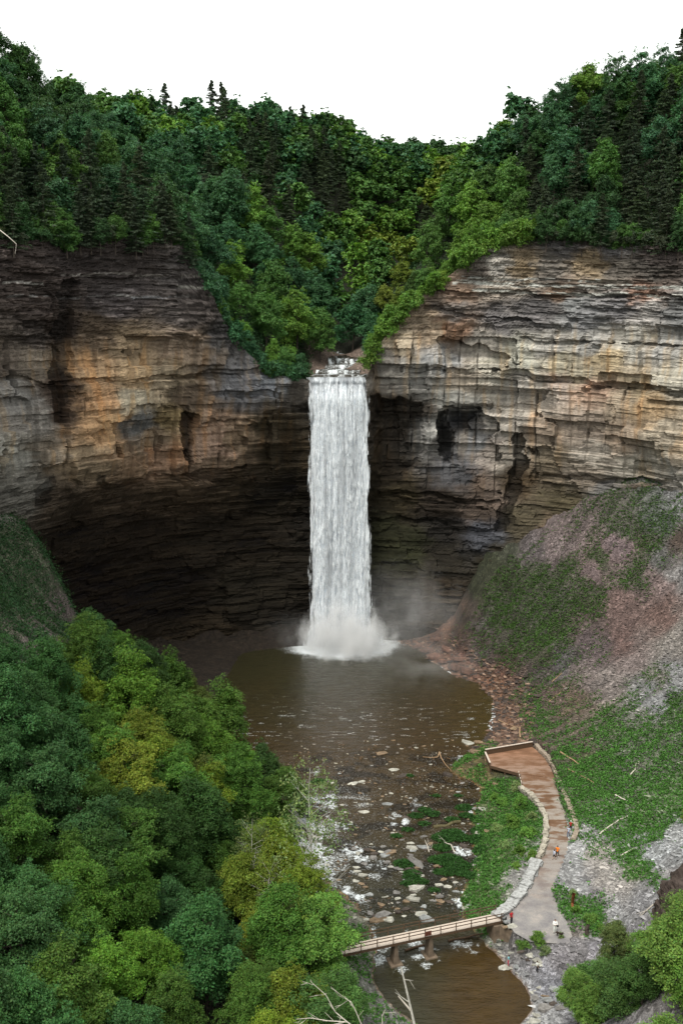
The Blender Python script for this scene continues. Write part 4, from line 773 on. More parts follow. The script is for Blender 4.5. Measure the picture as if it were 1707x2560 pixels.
for sxq in (318, 338, 352, 366, 380, 394, 408, 422, 436, 450, 462):
    x, y, z = edge_at(sxq, rng.uniform(-3.4, -1.6)); z = z-1.0
    if rng.random() < .5: tree('conifer', CON[rng.integers(4)], (x, y, z-3.2), rng.uniform(.55, .8), 'grey-green', 'crowning the jutting corner of the left cliff', name='conifer_tree')
    else: PEND.append((y-100, FAR[rng.integers(6)], (x, y, z-3.4), rng.uniform(.5, .7), 'mid green' if rng.random() < .6 else 'dark green', 'crowning the jutting corner of the left cliff'))
# ---- near wood on the left bank
fv = np.stack([GX[::3, ::3], GY[::3, ::3], GZ[::3, ::3]], -1); FB = BVHTree.FromPolygons(fv.reshape(-1, 3).tolist(), grid_faces(*fv.shape[:2]).tolist())
cand = [(rng.uniform(-75, -4), rng.uniform(44, 190)) for _ in range(9000)]
lf = []
for (x, y) in cand:
    xb = np.interp(y, [40, 100, 118, 130, 145, 160, 172, 182, 190], [1.0, -.5, -5.0, -7, -8.5, -13, -19, -26, -36])
    if x > xb: continue
    z = float(zgrid(x, y)); sx, sy = proj(x, y, z+8); sx0, sy0 = proj(x, y, z+13)
    if sx < -110 or sx > 950 or sy > 2700: continue
    if sy0 < np.interp(sx, [0, 90, 130, 240, 330, 420, 560, 640, 700], [1560, 1560, 1490, 1480, 1540, 1580, 1590, 1680, 1760]): continue
    lf.append((x, y, z, float(sx), float(sy)))
lf = spaced(lf, lambda t: np.interp(t[1], [44, 70, 100, 140, 190], [140, 118, 92, 70, 52]))
print('left wood', len(lf))
def zone_left(sx, sy):
    v = 'upper' if sy < 1850 else ('middle' if sy < 2200 else 'lower'); h = 'left' if sx < 250 else ('centre' if sx < 520 else 'right')
    return 'in the '+v+' '+h+' part of the near wood' if h != 'right' else 'in the '+v+' near wood beside the river'
def tint_left(sx, sy):
    r = rng.random()
    if 200 < sx < 620 and 1700 < sy < 2000: return ['yellow-green', 'olive', 'bright green', 'mid green', 'mid green'][int(r*5)]
    if sx < 130: return 'blue-green' if r < .7 else 'mid green'
    if sx > 580 and sy > 2050: return ['olive', 'yellow-green', 'mid green'][int(r*3)]
    if sy > 2250: return 'mid green' if r < .4 else ('blue-green' if r < .85 else 'bright green')
    return ['mid green', 'blue-green', 'dark green', 'olive', 'mid green', 'dark green'][int(r*6)]
for (x, y, z, sx, sy) in lf:
    k = rng.integers(7); s = rng.uniform(.72, 1.22)*np.interp(y, [44, 70, 110, 160, 190], [.65, .88, 1.0, 1.05, .95])
    if x > -14 and y < 150: s *= .85
    t0 = tree('broadleaf', NEAR[k], (x, y, z-.3), s, tint_left(sx, sy), zone_left(sx, sy)); ch_ = [q for q in t0.children if q.name.startswith('crown')][0]; ch_.color = (ch_.color[0]*.86, ch_.color[1]*.86, ch_.color[2]*.55, 1)
# the nearest upper trees are objects; the remainder far up the valley is one wood
PEND.sort(key=lambda t: t[0]); cap = 296-len(lf)-14; cap = max(60, cap)
for (_, pr, p, s, tn, wh) in PEND[:cap]: tree('broadleaf', pr, p, s, tn, wh)
lod = [crown_broad(880+i, [12, 13, 11][i], [4.2, 3.9, 4.6][i], 3600, .46, 26, .05, spray=9) for i in range(3)]
if len(PEND) > cap:
    Vv, Ff, Cc = [], [], []; off = 0
    for i, (_, pr, p, s, tn, wh) in enumerate(PEND[cap:]):
        v_, f_, c_ = lod[i % 3]; a_ = rng.random()*6.28; M_ = np.array([[math.cos(a_), -math.sin(a_), 0], [math.sin(a_), math.cos(a_), 0], [0, 0, 1]]); Vv.append((v_*s)@M_.T+np.array(p)); Ff.append(f_+off); off += len(v_); Cc.append(c_*np.array(TINTS[tn])*TK*rng.uniform(.85, 1.17))
    fm = mkmesh('far_forest', np.vstack(Vv), np.vstack(Ff), M_leaf, np.vstack(Cc), cname='tint'); link('far_forest', fm, kind='stuff', label='far wooded ridge closing the valley behind the waterfall', cat='forest', color=(1, 1, 1))
# ---- right foreground trees and bushes
def zp(sx, sy, Y): x, y, z = at(sx, sy, Y=Y); return (x, y, float(zgrid(x, y)))
for (sx, sy, Yy, s, tn, pr, lb) in [
    (1485, 2530, 101, .72, 'mid green', NEAR[2], 'feathery green bush in the bottom right, nearest the river'),
    (1530, 2470, 104, .62, 'olive', NEAR[4], 'thin brownish-green bush behind the feathery one in the bottom right'),
    (1440, 2620, 98, .6, 'bright green', NEAR[0], 'bright low bush at the bottom edge beside the river bank'),
    (1540, 2640, 94, .75, 'mid green', NEAR[5], 'round green tree at the bottom edge between river bank and scree'),
    (1600, 2560, 92, .62, 'mid green', NEAR[1], 'green tree in front of the scree, second in from the corner'),
    (1700, 2520, 88, .95, 'bright green', NEAR[3], 'tall bright leafy tree crossing the right edge at the picture bottom'),
    (1760, 2420, 86, .95, 'bright green', NEAR[6], 'leafy tree at right edge beneath the dark rock outcrop'),
    (1650, 2700, 82, .8, 'bright green', NEAR[1], 'leafy tree in the bottom right corner'),
    (1760, 2640, 80, .85, 'mid green', NEAR[2], 'darker leafy tree hugging the bottom right corner edge'),
    (1700, 2330, 96, .7, 'olive', NEAR[4], 'thin brownish-green tree just under the dark outcrop'),
    (1620, 2450, 98, .6, 'bright green', NEAR[0], 'light green bush between the scree and the corner trees'),
    (1735, 2110, 128, .5, 'yellow-green', NEAR[4], 'small yellow-green tree cut by the right edge above the gravel'),
    (800, 2450, 104, 1.0, 'bright green', NEAR[0], 'bright leafy tree hiding the left end of the footbridge'),
    (850, 2560, 97, .8, 'mid green', NEAR[5], 'small leafy tree behind the bare white branches'),
    (770, 2620, 91, .95, 'mid green', NEAR[2], 'leafy tree at the bottom edge left of the bare white branches')]:
    x, y, z = at(sx, sy, Y=Yy); zg = float(zgrid(x, y)); tree('broadleaf', pr, (x, y, zg-.3), s, tn, 'x', label=lb)
# thin birch by the river and leafy saplings round it
for k, (sx, sy, s) in enumerate([(1290, 1975, .9), (1255, 2000, .8), (1300, 2020, 1.0), (1330, 2050, .9), (1280, 2060, 1.1), (1320, 2090, 1.0), (1260, 2110, .8), (1300, 2130, .9), (1330, 2150, .7), (1245, 2060, .8), (1235, 1985, .7), (1290, 2165, .7), (1400, 2345, .4), (1310, 2350, .7), (1345, 2355, .8), (1365, 2372, .7), (1440, 2290, .6), (1480, 2320, .8), (1430, 2250, .5), (1500, 2350, .6)]):
    x, y, z = at(sx, sy, z=1.3); tree('shrub', SHR[k % 4], (x, y, float(zgrid(x, y))-.4), s*.75, 'bright green' if k % 3 else 'pale green', 'on the river bank beside the path', name='bank_shrub', cat='shrub')
tree('sparse', SPARSE[0], (-3.9, 113, float(zgrid(-3.9, 113))-.2), 1.45, 'pale green', 'x', label='slender pale-barked tree with sparse yellow-green leaves in front of the river', name='birch_tree', zs=1.35)
for (x, y, s, lb) in [(-8.5, 112, 1.0, 'thin pale-stemmed sapling left of the slender pale-barked tree'), (-6, 104, .95, 'thin pale-stemmed sapling in front of the bridge end'), (-11.5, 119, 1.05, 'airy olive sapling with visible branches behind the slender tree')]:
    tree('sparse', SPARSE[rng.integers(3)], (x, y, float(zgrid(x, y))-.2), s, 'yellow-green' if y < 119 else 'olive', 'x', label=lb, name='sapling')
# labels for all the trees that share a look
ORD = ['leftmost', 'second from left', 'third from left', 'fourth from left', 'fifth from left', 'sixth from left', 'seventh from left', 'eighth from left', 'ninth from left', 'tenth from left', 'eleventh from left', 'twelfth from left', 'thirteenth from left', 'fourteenth from left', 'fifteenth from left']
ORD += ['sixteenth from left', 'seventeenth from left', 'eighteenth from left', 'nineteenth from left', 'twentieth from left']
GN = {}
for t_ in TREES:
    if t_['lab'] is None: GN.setdefault((t_['tint'], t_['kind'], t_['where']), []).append(t_)
for (tn, kd, wh), L_ in GN.items():
    L_.sort(key=lambda t_: t_['sx']); nm = {'broadleaf': 'broadleaf tree', 'conifer': 'conifer', 'shrub': 'shrub', 'sparse': 'sapling'}[kd]
    for i, t_ in enumerate(L_):
        if len(L_) == 1: lab = f'the only {tn} {nm} {wh}'
        else: lab = f'{tn} {nm} {wh}, '+(ORD[min(i, len(ORD)-1)] if i < len(L_)-1 or i > 19 else 'rightmost')
        t_['o']['label'] = lab; t_['o']['group'] = {'broadleaf': 'trees', 'conifer': 'conifers', 'shrub': 'shrubs'}[kd]+' '+wh
# ================================================================== UNDERGROWTH, GRASS, STONES
def scatter_tufts(P, Nn, h, rgc, per, spread, ls, seed):
    rg = np.random.default_rng(seed); n = len(P); idx = np.repeat(np.arange(n), per); m = n*per
    off = rg.normal(size=(m, 3))*spread; off[:, 2] = np.abs(off[:, 2])*h; cen = P[idx]+off
    nr = rg.normal(size=(m, 3))*.6+np.array([0, 0, .8]); nr /= np.linalg.norm(nr, axis=1)[:, None]
    t = rgc[idx]*rg.uniform(.7, 1.35, (m, 1)); return leaves(cen, nr, ls*rg.uniform(.5, 1.2, m), t, rg)
def stuff(name, data, label, mat=None):
    m = mkmesh(name, data[0], data[1], mat or M_leaf, data[2], cname='tint'); return link(name, m, kind='stuff', label=label, cat=name.replace('_', ' '), color=(1, 1, 1))
# undergrowth on the upper slopes
rg = np.random.default_rng(61); ii = rg.integers(0, HX.shape[0]-1, 90000); k_ = rg.integers(1, 21, 90000); u = rg.random(90000); w_ = rg.random(90000)
def lerp4(Fd): return (Fd[ii, k_]*(1-u)+Fd[ii+1, k_]*u)*(1-w_)+(Fd[ii, k_+1]*(1-u)+Fd[ii+1, k_+1]*u)*w_
P = np.stack([lerp4(HX), lerp4(HY), lerp4(HZ)], 1); sx, sy = proj(*P.T); chan = np.interp(P[:, 1], [240, 262, 300, 320, 345, 375], [0, 0, 1, 7, 16, 30])
ok = (sx > -80) & (sx < 1790) & (P[:, 1] > 150) & ~((P[:, 1] < 300) & (np.abs(P[:, 0]-chan) < 8.5)) & (fbm(P[:, 0]*.15, P[:, 1]*.15, 62, 3) > .28); P = P[ok][:30000]
cc = np.array([.030, .07, .028])*np.random.default_rng(63).uniform(.6, 1.4, (len(P), 1))
stuff('undergrowth', scatter_tufts(P, None, 1.6, cc, 9, .75, .30, 64), 'dark leafy undergrowth covering the forest floor on the upper slopes')
# undergrowth on the left bank
rg = np.random.default_rng(65); n = 9000; x = rg.uniform(-72, -5, n); y = rg.uniform(60, 200, n); z = zgrid(x, y); sx, sy = proj(x, y, z)
ok = (sx > -60) & (z > zwater(y)+.3) & (x < np.interp(y, [60, 118, 145, 160, 172, 182, 200], [-4, -7, -9, -14, -20, -28, -44])); P = np.stack([x, y, z], 1)[ok]
cc = np.array([.026, .06, .02])*rg.uniform(.6, 1.4, (len(P), 1)); stuff('undergrowth', scatter_tufts(P, None, 1.3, cc, 12, .7, .22, 66), 'leafy undergrowth below the near wood and on the left scree')
# ground cover on the right scree, the river bank and the left talus: follows the green areas
rg = np.random.default_rng(67); n = 420000; x = rg.uniform(-72, 82, n); y = rg.uniform(98, 235, n); g = ggrid(GREEN, x, y); z = zgrid(x, y); sx, sy = proj(x, y, z)
streak = fbm((x*.957+y*.29)*.11, (y*.957-x*.29)*.7, 68, 5); prob = np.clip(g*1.9-.2, 0, 1)*sst(.34, .50, streak+.12*(g > .6))
ok = (sx > -30) & (sx < 1740) & (rg.random(n) < prob*.62) & (z > zwater(y)+.12); P = np.stack([x, y, z], 1)[ok]; gg = g[ok]; sxx = sx[ok]; syy = sy[ok]
near = sst(1650, 1900, syy)
base = np.array([.052, .105, .024])*(1-near[:, None])+np.array([.058, .15, .028])*near[:, None]
far_l = (sxx < 300)[:, None]; base = np.where(far_l, np.array([.035, .085, .035]), base)
cc = base*rg.uniform(.65, 1.4, (len(P), 1)); P = P[:150000]; cc = cc[:150000]; print('tufts', len(P))
stuff('ground_cover', scatter_tufts(P, None, .55, cc, 5, .26, .19, 69), 'low green plants creeping over the scree and the river bank')
# moss and grass mounds in the riffle
Pm = []
for sx, sy, r in [(1010, 2160, 1.2), (1030, 2185, 1.0), (1040, 2040, .9), (1060, 2025, .8), (1080, 2035, .9), (1160, 2020, 1.1), (1165, 2040, .9), (1130, 2050, .9), (1110, 2095, 1.5), (1130, 2085, 1.4), (1150, 2095, 1.2), (1105, 2120, 1.1), (1090, 2150, 1.0), (1120, 2150, 1.6), (1145, 2165, 1.5), (1125, 2180, 1.2), (1160, 2185, .9), (1100, 2180, .8), (1180, 2190, 1.0), (1220, 2080, 2.0), (1205, 2100, 1.7), (1230, 2130, 2.2), (1225, 2160, 2.0), (1240, 2190, 2.4), (1220, 2220, 2.0), (1190, 2250, 1.6), (1215, 2255, 1.6), (1020, 2210, .8), (1055, 2205, .7), (1030, 2195, 1), (1085, 2225, .6), (1190, 2230, 1.2), (1060, 2060, .7), (1020, 2075, .7), (990, 2090, .6), (1200, 2050, 1.2), (1210, 2030, 1.1), (795, 1955, 1.), (1025, 1940, .5), (1145, 1990, .5), (1090, 1990, .5)]:
    x0, y0, z0 = at(sx, sy, z=-1.0); zz0 = float(zwater(y0)); x0, y0, z0 = at(sx, sy, z=zz0)
    n = int(260*r*r); a_ = rg.random(n)*6.28; q = np.sqrt(rg.random(n))*r; Pm.append(np.stack([x0+np.cos(a_)*q*1.35, y0+np.sin(a_)*q, zz0+.03+.24*r*(1-(q/r)**2)*(.4+1.2*rg.random(n))], 1))
Pm = np.vstack(Pm); cc = np.array([.026, .075, .016])*rg.uniform(.6, 1.5, (len(Pm), 1))
stuff('river_moss', scatter_tufts(Pm, None, .4, cc, 3, .12, .14, 70), 'dark green mossy mounds growing between the stones of the riffle')
# loose scree flakes
def flakes(P, s, col, rg, flat=.3):
    n = len(P); base = np.array([(1, 0, 0), (.2, .8, 0), (-.9, .4, 0), (-.5, -.8, 0), (.6, -.6, 0), (0, 0, 1)], float)
    V = np.tile(base, (n, 1, 1))*(1+rg.uniform(-.35, .35, (n, 6, 3))); V[..., 2] *= flat; a_ = rg.random(n)*6.28; c_, s_ = np.cos(a_), np.sin(a_)
    V[..., 0] *= rg.uniform(1, 1.9, (n, 1)); X = V[..., 0]*c_[:, None]-V[..., 1]*s_[:, None]; Y = V[..., 0]*s_[:, None]+V[..., 1]*c_[:, None]
    V = np.stack([X, Y, V[..., 2]+.1], -1)*s[:, None, None]+P[:, None]
    tri = np.array([(0, 1, 5), (1, 2, 5), (2, 3, 5), (3, 4, 5), (4, 0, 5)]); Fc = (tri[None]+np.arange(n)[:, None, None]*6).reshape(-1, 3); return V.reshape(-1, 3), Fc, np.repeat(col, 6, axis=0)
def stonemat2():
    m, nt, _, L = newmat('scree_flake'); a = attr(nt, 'tint'); n = noise(nt, coords(nt), 8, 4); f = ramp(nt, n, [(.3, (.7, .7, .7)), (.7, (1.2, 1.2, 1.2))]); bsdf(nt, mixrgb(nt, a.outputs[0], f, 1.0), .7, .3); return m
M_flake = stonemat2()
rg = np.random.default_rng(71); n = 90000; x = rg.uniform(15, 84, n); y = rg.uniform(100, 232, n); z = zgrid(x, y); sx, sy = proj(x, y, z); tc = ggrid(TCI, x, y)
ip = inpoly(x, y, pathpoly); ok = (sx < 1730) & (z > zwater(y)+.1) & ~ip & (rg.random(n) < .55); P = np.stack([x, y, z], 1)[ok]; tc = tc[ok]
s_ = .06+.34*rg.random(len(P))**3.2; br = rg.choice([.45, .75, 1.05, 1.35, 1.7], (len(P), 1), p=[.2, .3, .25, .17, .08]); stuff('scree_stones', flakes(P, s_, np.clip(tc*br+.015, 0, .6), rg), 'loose stone chips strewn over the scree slope and river bank', M_flake)
rg = np.random.default_rng(171); n = 9000; sx = rg.uniform(990, 1340, n); sy = rg.uniform(1560, 1880, n); dx, dy, dz = ray(sx, sy); t_ = (.6-HC)/dz; x, y = dx*t_, dy*t_
for _ in range(10):
    z = np.maximum(zgrid(x, y), -.2); t_ = .5*t_+.5*(z-HC)/dz; x, y = dx*t_, dy*t_
z = zgrid(x, y); dw_ = z-zwater(y); ok = (dw_ > -.25) & (dw_ < 4.5) & ~ggrid(inplat, x, y) & ~ggrid(inp, x, y) & (rg.random(n) < np.clip(1.1-dw_*.18, .1, 1)); P = np.stack([x, y, z], 1)[ok]; tone = rg.random((len(P), 1))
col = np.where(tone > .86, np.array([.24, .16, .115]), np.where(tone > .45, np.array([.115, .07, .05]), np.array([.05, .038, .032])))*rg.uniform(.6, 1.3, (len(P), 1)); stuff('shore_rubble', flakes(P, .12+.6*rg.random(len(P))**2.6, col, rg, .4), 'reddish and dark broken rock heaped along the right shore of the pool', M_flake)
# small pebbles and stones of the riffle
rg = np.random.default_rng(72); n = 8000; sx = rg.uniform(700, 1215, n); sy = rg.uniform(1835, 2290, n); Pp = []
dx, dy, dz = ray(sx, sy); y = (0-HC)/dz*dy
for _ in range(3): zw = zwater(y); t_ = (zw-HC)/dz; y = t_*dy
x = t_*dx; dens = fbm(x*.35, y*.35, 73, 3); ok = (dens > np.where(sx < 950, .54, .47)) & (sy > 1835+(rg.random(n)*60)) & (rg.random(n) < .6); P = np.stack([x, y, zw+0*x-.02], 1)[ok]
tone = rg.random((len(P), 1)); col = np.where(tone > .74, np.array([.30, .28, .23]), np.where(tone > .35, np.array([.10, .060, .032]), np.array([.045, .033, .024])))*rg.uniform(.7, 1.2, (len(P), 1))
stuff('pebbles', flakes(P, .06+.2*rg.random(len(P))**2.5, col, rg, .35), 'small pale and brown stones breaking the surface of the shallow riffle', M_flake)
# slabs: individual stones
def slab(seed, n=7, flat=.22):
    rg = np.random.default_rng(seed); a_ = np.sort(rg.uniform(0, 6.28, n)+0); a_ = np.linspace(0, 6.28, n, endpoint=False)+rg.uniform(-.3, .3, n); r_ = rg.uniform(.65, 1.05, n); el = rg.uniform(.5, .8)
    bm = bmesh.new(); b_ = [bm.verts.new((math.cos(t)*q, math.sin(t)*q*el, 0)) for t, q in zip(a_, r_)]; f = bm.faces.new(b_); r = bmesh.ops.extrude_face_region(bm, geom=[f]); vs = [v for v in r['geom'] if isinstance(v, bmesh.types.BMVert)]
    tx, ty = rg.uniform(-.12, .12, 2)
    for v_ in vs: v_.co.z += flat*(1+rg.uniform(-.15, .15))+v_.co.x*tx+v_.co.y*ty; v_.co.x *= .93; v_.co.y *= .93
    bmesh.ops.recalc_face_normals(bm, faces=bm.faces); bmesh.ops.bevel(bm, geom=list(bm.edges), offset=.035, segments=1, affect='EDGES'); bmesh.ops.triangulate(bm, faces=[f for f in bm.faces if len(f.verts) > 4])
    bmesh.ops.subdivide_edges(bm, edges=[e for e in bm.edges if e.calc_length() > .35], cuts=1)
    for v_ in bm.verts: v_.co += Vector(rg.normal(size=3))*.018
    m = bpy.data.meshes.new('flat_stone'); bm.to_mesh(m); bm.free(); m.materials.append(M_stone); return m
SLABS = [slab(1200+i, [6, 7, 5, 8, 6, 7, 5, 6][i], [.22, .16, .3, .2, .35, .14, .26, .45][i]) for i in range(8)]
STN = {'pale': (.40, .39, .34), 'tan': (.21, .15, .095), 'grey': (.20, .19, .18), 'dark': (.075, .06, .05), 'bluish': (.28, .29, .29)}
STONES = []
def stone(sx, sy, s, tone, where, z=None, lab=None, tilt=.08, k=None, rz=None, asp=1., dz=-.03, n='flat_stone'):
    if z is None:
        x, y, z0 = at(sx, sy, z=0.);
        for _ in range(6):
            z0 = max(float(zwater(y)), float(zgrid(x, y))); x, y, z0 = at(sx, sy, z=z0)
    else: x, y, z0 = at(sx, sy, z=z)
    c = tuple(np.array(STN[tone])*rng.uniform(.8, 1.15)); o = link(n, SLABS[rng.integers(8) if k is None else k], loc=(x, y, z0+dz), rot=(rng.normal()*tilt, rng.normal()*tilt, rng.uniform(-.5, .5) if rz is None else rz), scl=(s*1.15, s*asp, s*.75), color=c, cat='stone', label=lab)
    if rz is None and rng.random() < .4: o.rotation_euler[2] += math.pi
    STONES.append(dict(o=o, tone=tone, where=where, lab=lab, sx=sx, sy=sy)); return o
rs = random.Random(5)
def zone_st(sx, sy):
    r = 'far' if sy < 1960 else ('middle' if sy < 2090 else ('near' if sy < 2200 else 'last'))
    c = 'left' if sx < 900 else ('centre' if sx < 1050 else 'right')
    return f'in the {r} {c} part of the riffle' if r != 'last' else f'in the riffle just above the bridge, {c} part'
pts = []
tries = 0
while len(pts) < 235 and tries < 9000:
    tries += 1; sx = rs.uniform(770, 1200); sy = rs.uniform(1850, 2300); 
    cl_ = float(fbm(np.array([sx*.018]), np.array([sy*.03]), 75, 2)[0])
    if cl_ < .40+(.14 if sx < 880 else 0): continue
    if any((a-sx)**2+((b_-sy)*1.7)**2 < 15**2 for a, b_ in pts): continue
    pts.append((sx, sy)); s = rs.uniform(.3, .62)*(1+.35*(rs.random() > .85))*(.8+.4*(sy > 2080)); stone(sx, sy, s, rs.choice(['pale', 'pale', 'pale', 'bluish', 'tan', 'tan', 'grey', 'dark', 'dark', 'grey']), zone_st(sx, sy))
for sx, sy, s, tn, lb, kk in [(952, 1884, 1.3, 'tan', 'long tan flat stone lying alone at the pool end', 5), (882, 1960, .95, 'pale', 'pale smooth boulder, left of two bright ones in the far riffle', 0), (903, 1955, .95, 'pale', 'upright pale stone, right of two bright ones in the far riffle', 2), (985, 1925, .95, 'pale', 'bright pale stone above the dark rock in the far riffle', 0), (1005, 1940, 1.2, 'dark', 'dark wide rock with moss in the far riffle', 3), (1118, 1938, 1.1, 'dark', 'dark domed rock below the forked driftwood', 7), (966, 2010, 1.2, 'bluish', 'bluish flat slab in the centre of the riffle', 1), (910, 2030, .95, 'pale', 'pale tilted slab left of centre in the riffle', 3), (1028, 2121, 1.4, 'pale', 'pale rectangular slab behind the great tilted slab', 2), (972, 2132, 1.4, 'tan', 'buff flat slab left of the great tilted slab', 1), (1058, 2118, 1.1, 'bluish', 'grey flat slab right behind the great tilted slab', 3), (1038, 2222, 1.3, 'pale', 'large pale slab below the gravel island', 4), (1034, 2250, 1.5, 'pale', 'large pale slab above the bridge', 2), (1096, 2213, .9, 'pale', 'small square pale slab right of the gravel island', 2), (955, 2288, 1.3, 'grey', 'grey slab of the stone heap beside the far bridge rail', 0), (945, 2300, 1.4, 'tan', 'dark buff slab of the stone heap beside the far bridge rail', 3), (970, 2300, 1.1, 'pale', 'pale slab at the right of the stone heap near the bridge', 6), (1055, 2285, 1.2, 'pale', 'pale slab leaning behind the bridge rail middle', 1), (1065, 2298, 1.2, 'bluish', 'bluish slab leaning behind the bridge rail middle', 4), (1163, 2271, .9, 'pale', 'pale block right of the riffle above the bridge', 2), (1210, 2023, 1.1, 'pale', 'pale slab beside the small channel at the grassy bank', 5), (1220, 2078, .9, 'tan', 'tan slab sunk in the mossy bank edge', 6), (1157, 2115, .8, 'dark', 'small dark rock splitting the white rapid', 7), (1170, 1857, 1.6, 'pale', 'long pale slab on the shore left of the platform', 5), (1195, 1855, 1.3, 'tan', 'brown slab next to the long pale slab by the platform', 1), (1195, 1883, 1.8, 'tan', 'brown broad slab touching the platform corner', 3), (1290, 1822, 1.3, 'tan', 'brown block leaning on the shore below the scree', 0), (1282, 1790, .7, 'tan', 'small tan block on the shore below the scree', 2), (1240, 1960, 1., 'tan', 'orange-tan slab lying under the platform edge', 6), (1168, 2240, .9, 'pale', 'pale slab at right edge of riffle above the bridge', 1)]:
    stone(sx, sy, s, tn, 'x', lab=lb, k=kk)
# the great tilted slab
o = stone(1035, 2160, 2.5, 'grey', 'x', lab='great long grey slab lying tilted across the riffle', k=2, tilt=0, rz=-.75, asp=.5, dz=.1, n='tilted_slab'); o.scale = (2.5, 1.1, 2.2); o.rotation_euler = (R(-24), R(10), -.85)
for sx, sy, s, tn in [(1262, 2420, 1.3, 'pale'), (1277, 2420, .7, 'pale'), (1292, 2418, .9, 'bluish'), (1293, 2433, .4, 'pale'), (1308, 2395, .8, 'grey'), (1320, 2400, .7, 'dark'), (1327, 2390, .9, 'pale'), (1340, 2392, .7, 'bluish'), (1348, 2402, 1.2, 'pale'), (1352, 2412, .9, 'pale'), (1335, 2412, .6, 'pale'), (1320, 2376, .9, 'grey'), (1302, 2380, 1.0, 'dark'), (1318, 2358, 1.0, 'grey'), (1330, 2366, .7, 'tan'), (1250, 2380, .6, 'pale'), (1256, 2390, .5, 'pale'), (1275, 2382, .6, 'pale'), (1381, 2413, .4, 'pale'), (1456, 2342, .6, 'pale'), (1385, 2472, 1.1, 'bluish'), (1350, 2468, .7, 'pale'), (1338, 2477, .5, 'pale'), (1330, 2482, .5, 'pale'), (1342, 2495, 1.3, 'grey'), (1365, 2490, .9, 'tan'), (1375, 2500, 1.4, 'bluish'), (1362, 2520, 1.5, 'grey'), (1348, 2540, 1.2, 'pale'), (1382, 2510, .8, 'dark'), (1336, 2553, 1.2, 'pale'), (1400, 2520, 1., 'grey'), (1322, 2556, .6, 'pale')]:
    stone(sx, sy, s*.75, tn, 'on the right river bank below the bridge', tilt=.15)
for sx, sy, s, tn in [(1268, 2305, .9, 'bluish'), (1281, 2317, .9, 'pale'), (1262, 2318, .6, 'tan')]: stone(sx, sy, s, tn, 'at the right end of the bridge', tilt=.1, z=1.45)
for sx, sy, s, tn in [(1240, 1716, .5, 'tan'), (1260, 1850, .9, 'tan'), (1275, 1862, .8, 'dark'), (1300, 1850, .7, 'tan'), (1225, 1852, .7, 'tan'), (1250, 1835, .6, 'grey'), (1215, 1870, .8, 'tan'), (1245, 1868, .7, 'tan'), (1330, 1790, .8, 'tan'), (1350, 1840, .6, 'tan'), (1320, 1725, .6, 'tan'), (1415, 1720, .5, 'pale'), (1380, 1848, .6, 'grey'), (1270, 1770, .8, 'dark'), (1240, 1700, .6, 'dark')]:
    stone(sx, sy, s, tn, 'on the brown shore between pool and platform', tilt=.15)
GS = {}
for t_ in STONES:
    if t_['lab'] is None: GS.setdefault((t_['tone'], t_['where']), []).append(t_)
for (tn, wh), L_ in GS.items():
    L_.sort(key=lambda t_: t_['sx'])
    for i, t_ in enumerate(L_):
        t_['o']['label'] = f'the one {tn} flat stone {wh}' if len(L_) == 1 else f'{tn} flat stone {wh}, '+(ORD[min(i, 19)] if i < len(L_)-1 or i > 19 else 'rightmost'); t_['o']['group'] = 'flat stones '+wh
# ledges of red rock along the pool shore and dark outcrop at the right edge
# ================================================================== BUILT THINGS
def boxes(items):
    """items: (centre, size, rot matrix or yaw) -> verts, faces"""
    V, Fc = [], []; cube = np.array([(x, y, z) for x in (-.5, .5) for y in (-.5, .5) for z in (-.5, .5)]); q = np.array([(0, 1, 3, 2), (4, 6, 7, 5), (0, 4, 5, 1), (2, 3, 7, 6), (0, 2, 6, 4), (1, 5, 7, 3)])
    for i, (c, s, r) in enumerate(items):
        M = np.array(r) if not np.isscalar(r) else np.array([[math.cos(r), -math.sin(r), 0], [math.sin(r), math.cos(r), 0], [0, 0, 1]])
        V.append((cube*np.array(s))@M.T+np.array(c)); Fc.append(q+8*i)
    return np.vstack(V), np.vstack(Fc)
def bar(p, q, w, h, roll_up=(0, 0, 1)):
    p = np.array(p, float); q = np.array(q, float); d = q-p; L = np.linalg.norm(d); x = d/L; y = np.cross(roll_up, x); y /= np.linalg.norm(y); z = np.cross(x, y)
    return ((p+q)/2, (L, w, h), np.stack([x, y, z], 1))
def part(name, items, mat, parent, bev=0, **k):
    V, Fc = boxes(items); m = mkmesh(name, V, Fc, mat)
    if bev:
        bm = bmesh.new(); bm.from_mesh(m); bmesh.ops.bevel(bm, geom=list(bm.edges), offset=bev, segments=1, affect='EDGES'); bm.to_mesh(m); bm.free()
    return link(name, m, parent=parent, **k)
def root(name, loc=(0, 0, 0), rz=0, **k):
    o = link(name, None, loc=loc, **k); o.rotation_euler = (0, 0, rz); o.empty_display_size = .5; return o
def rel(o, p): return tuple(np.array(p)-np.array(o.location))
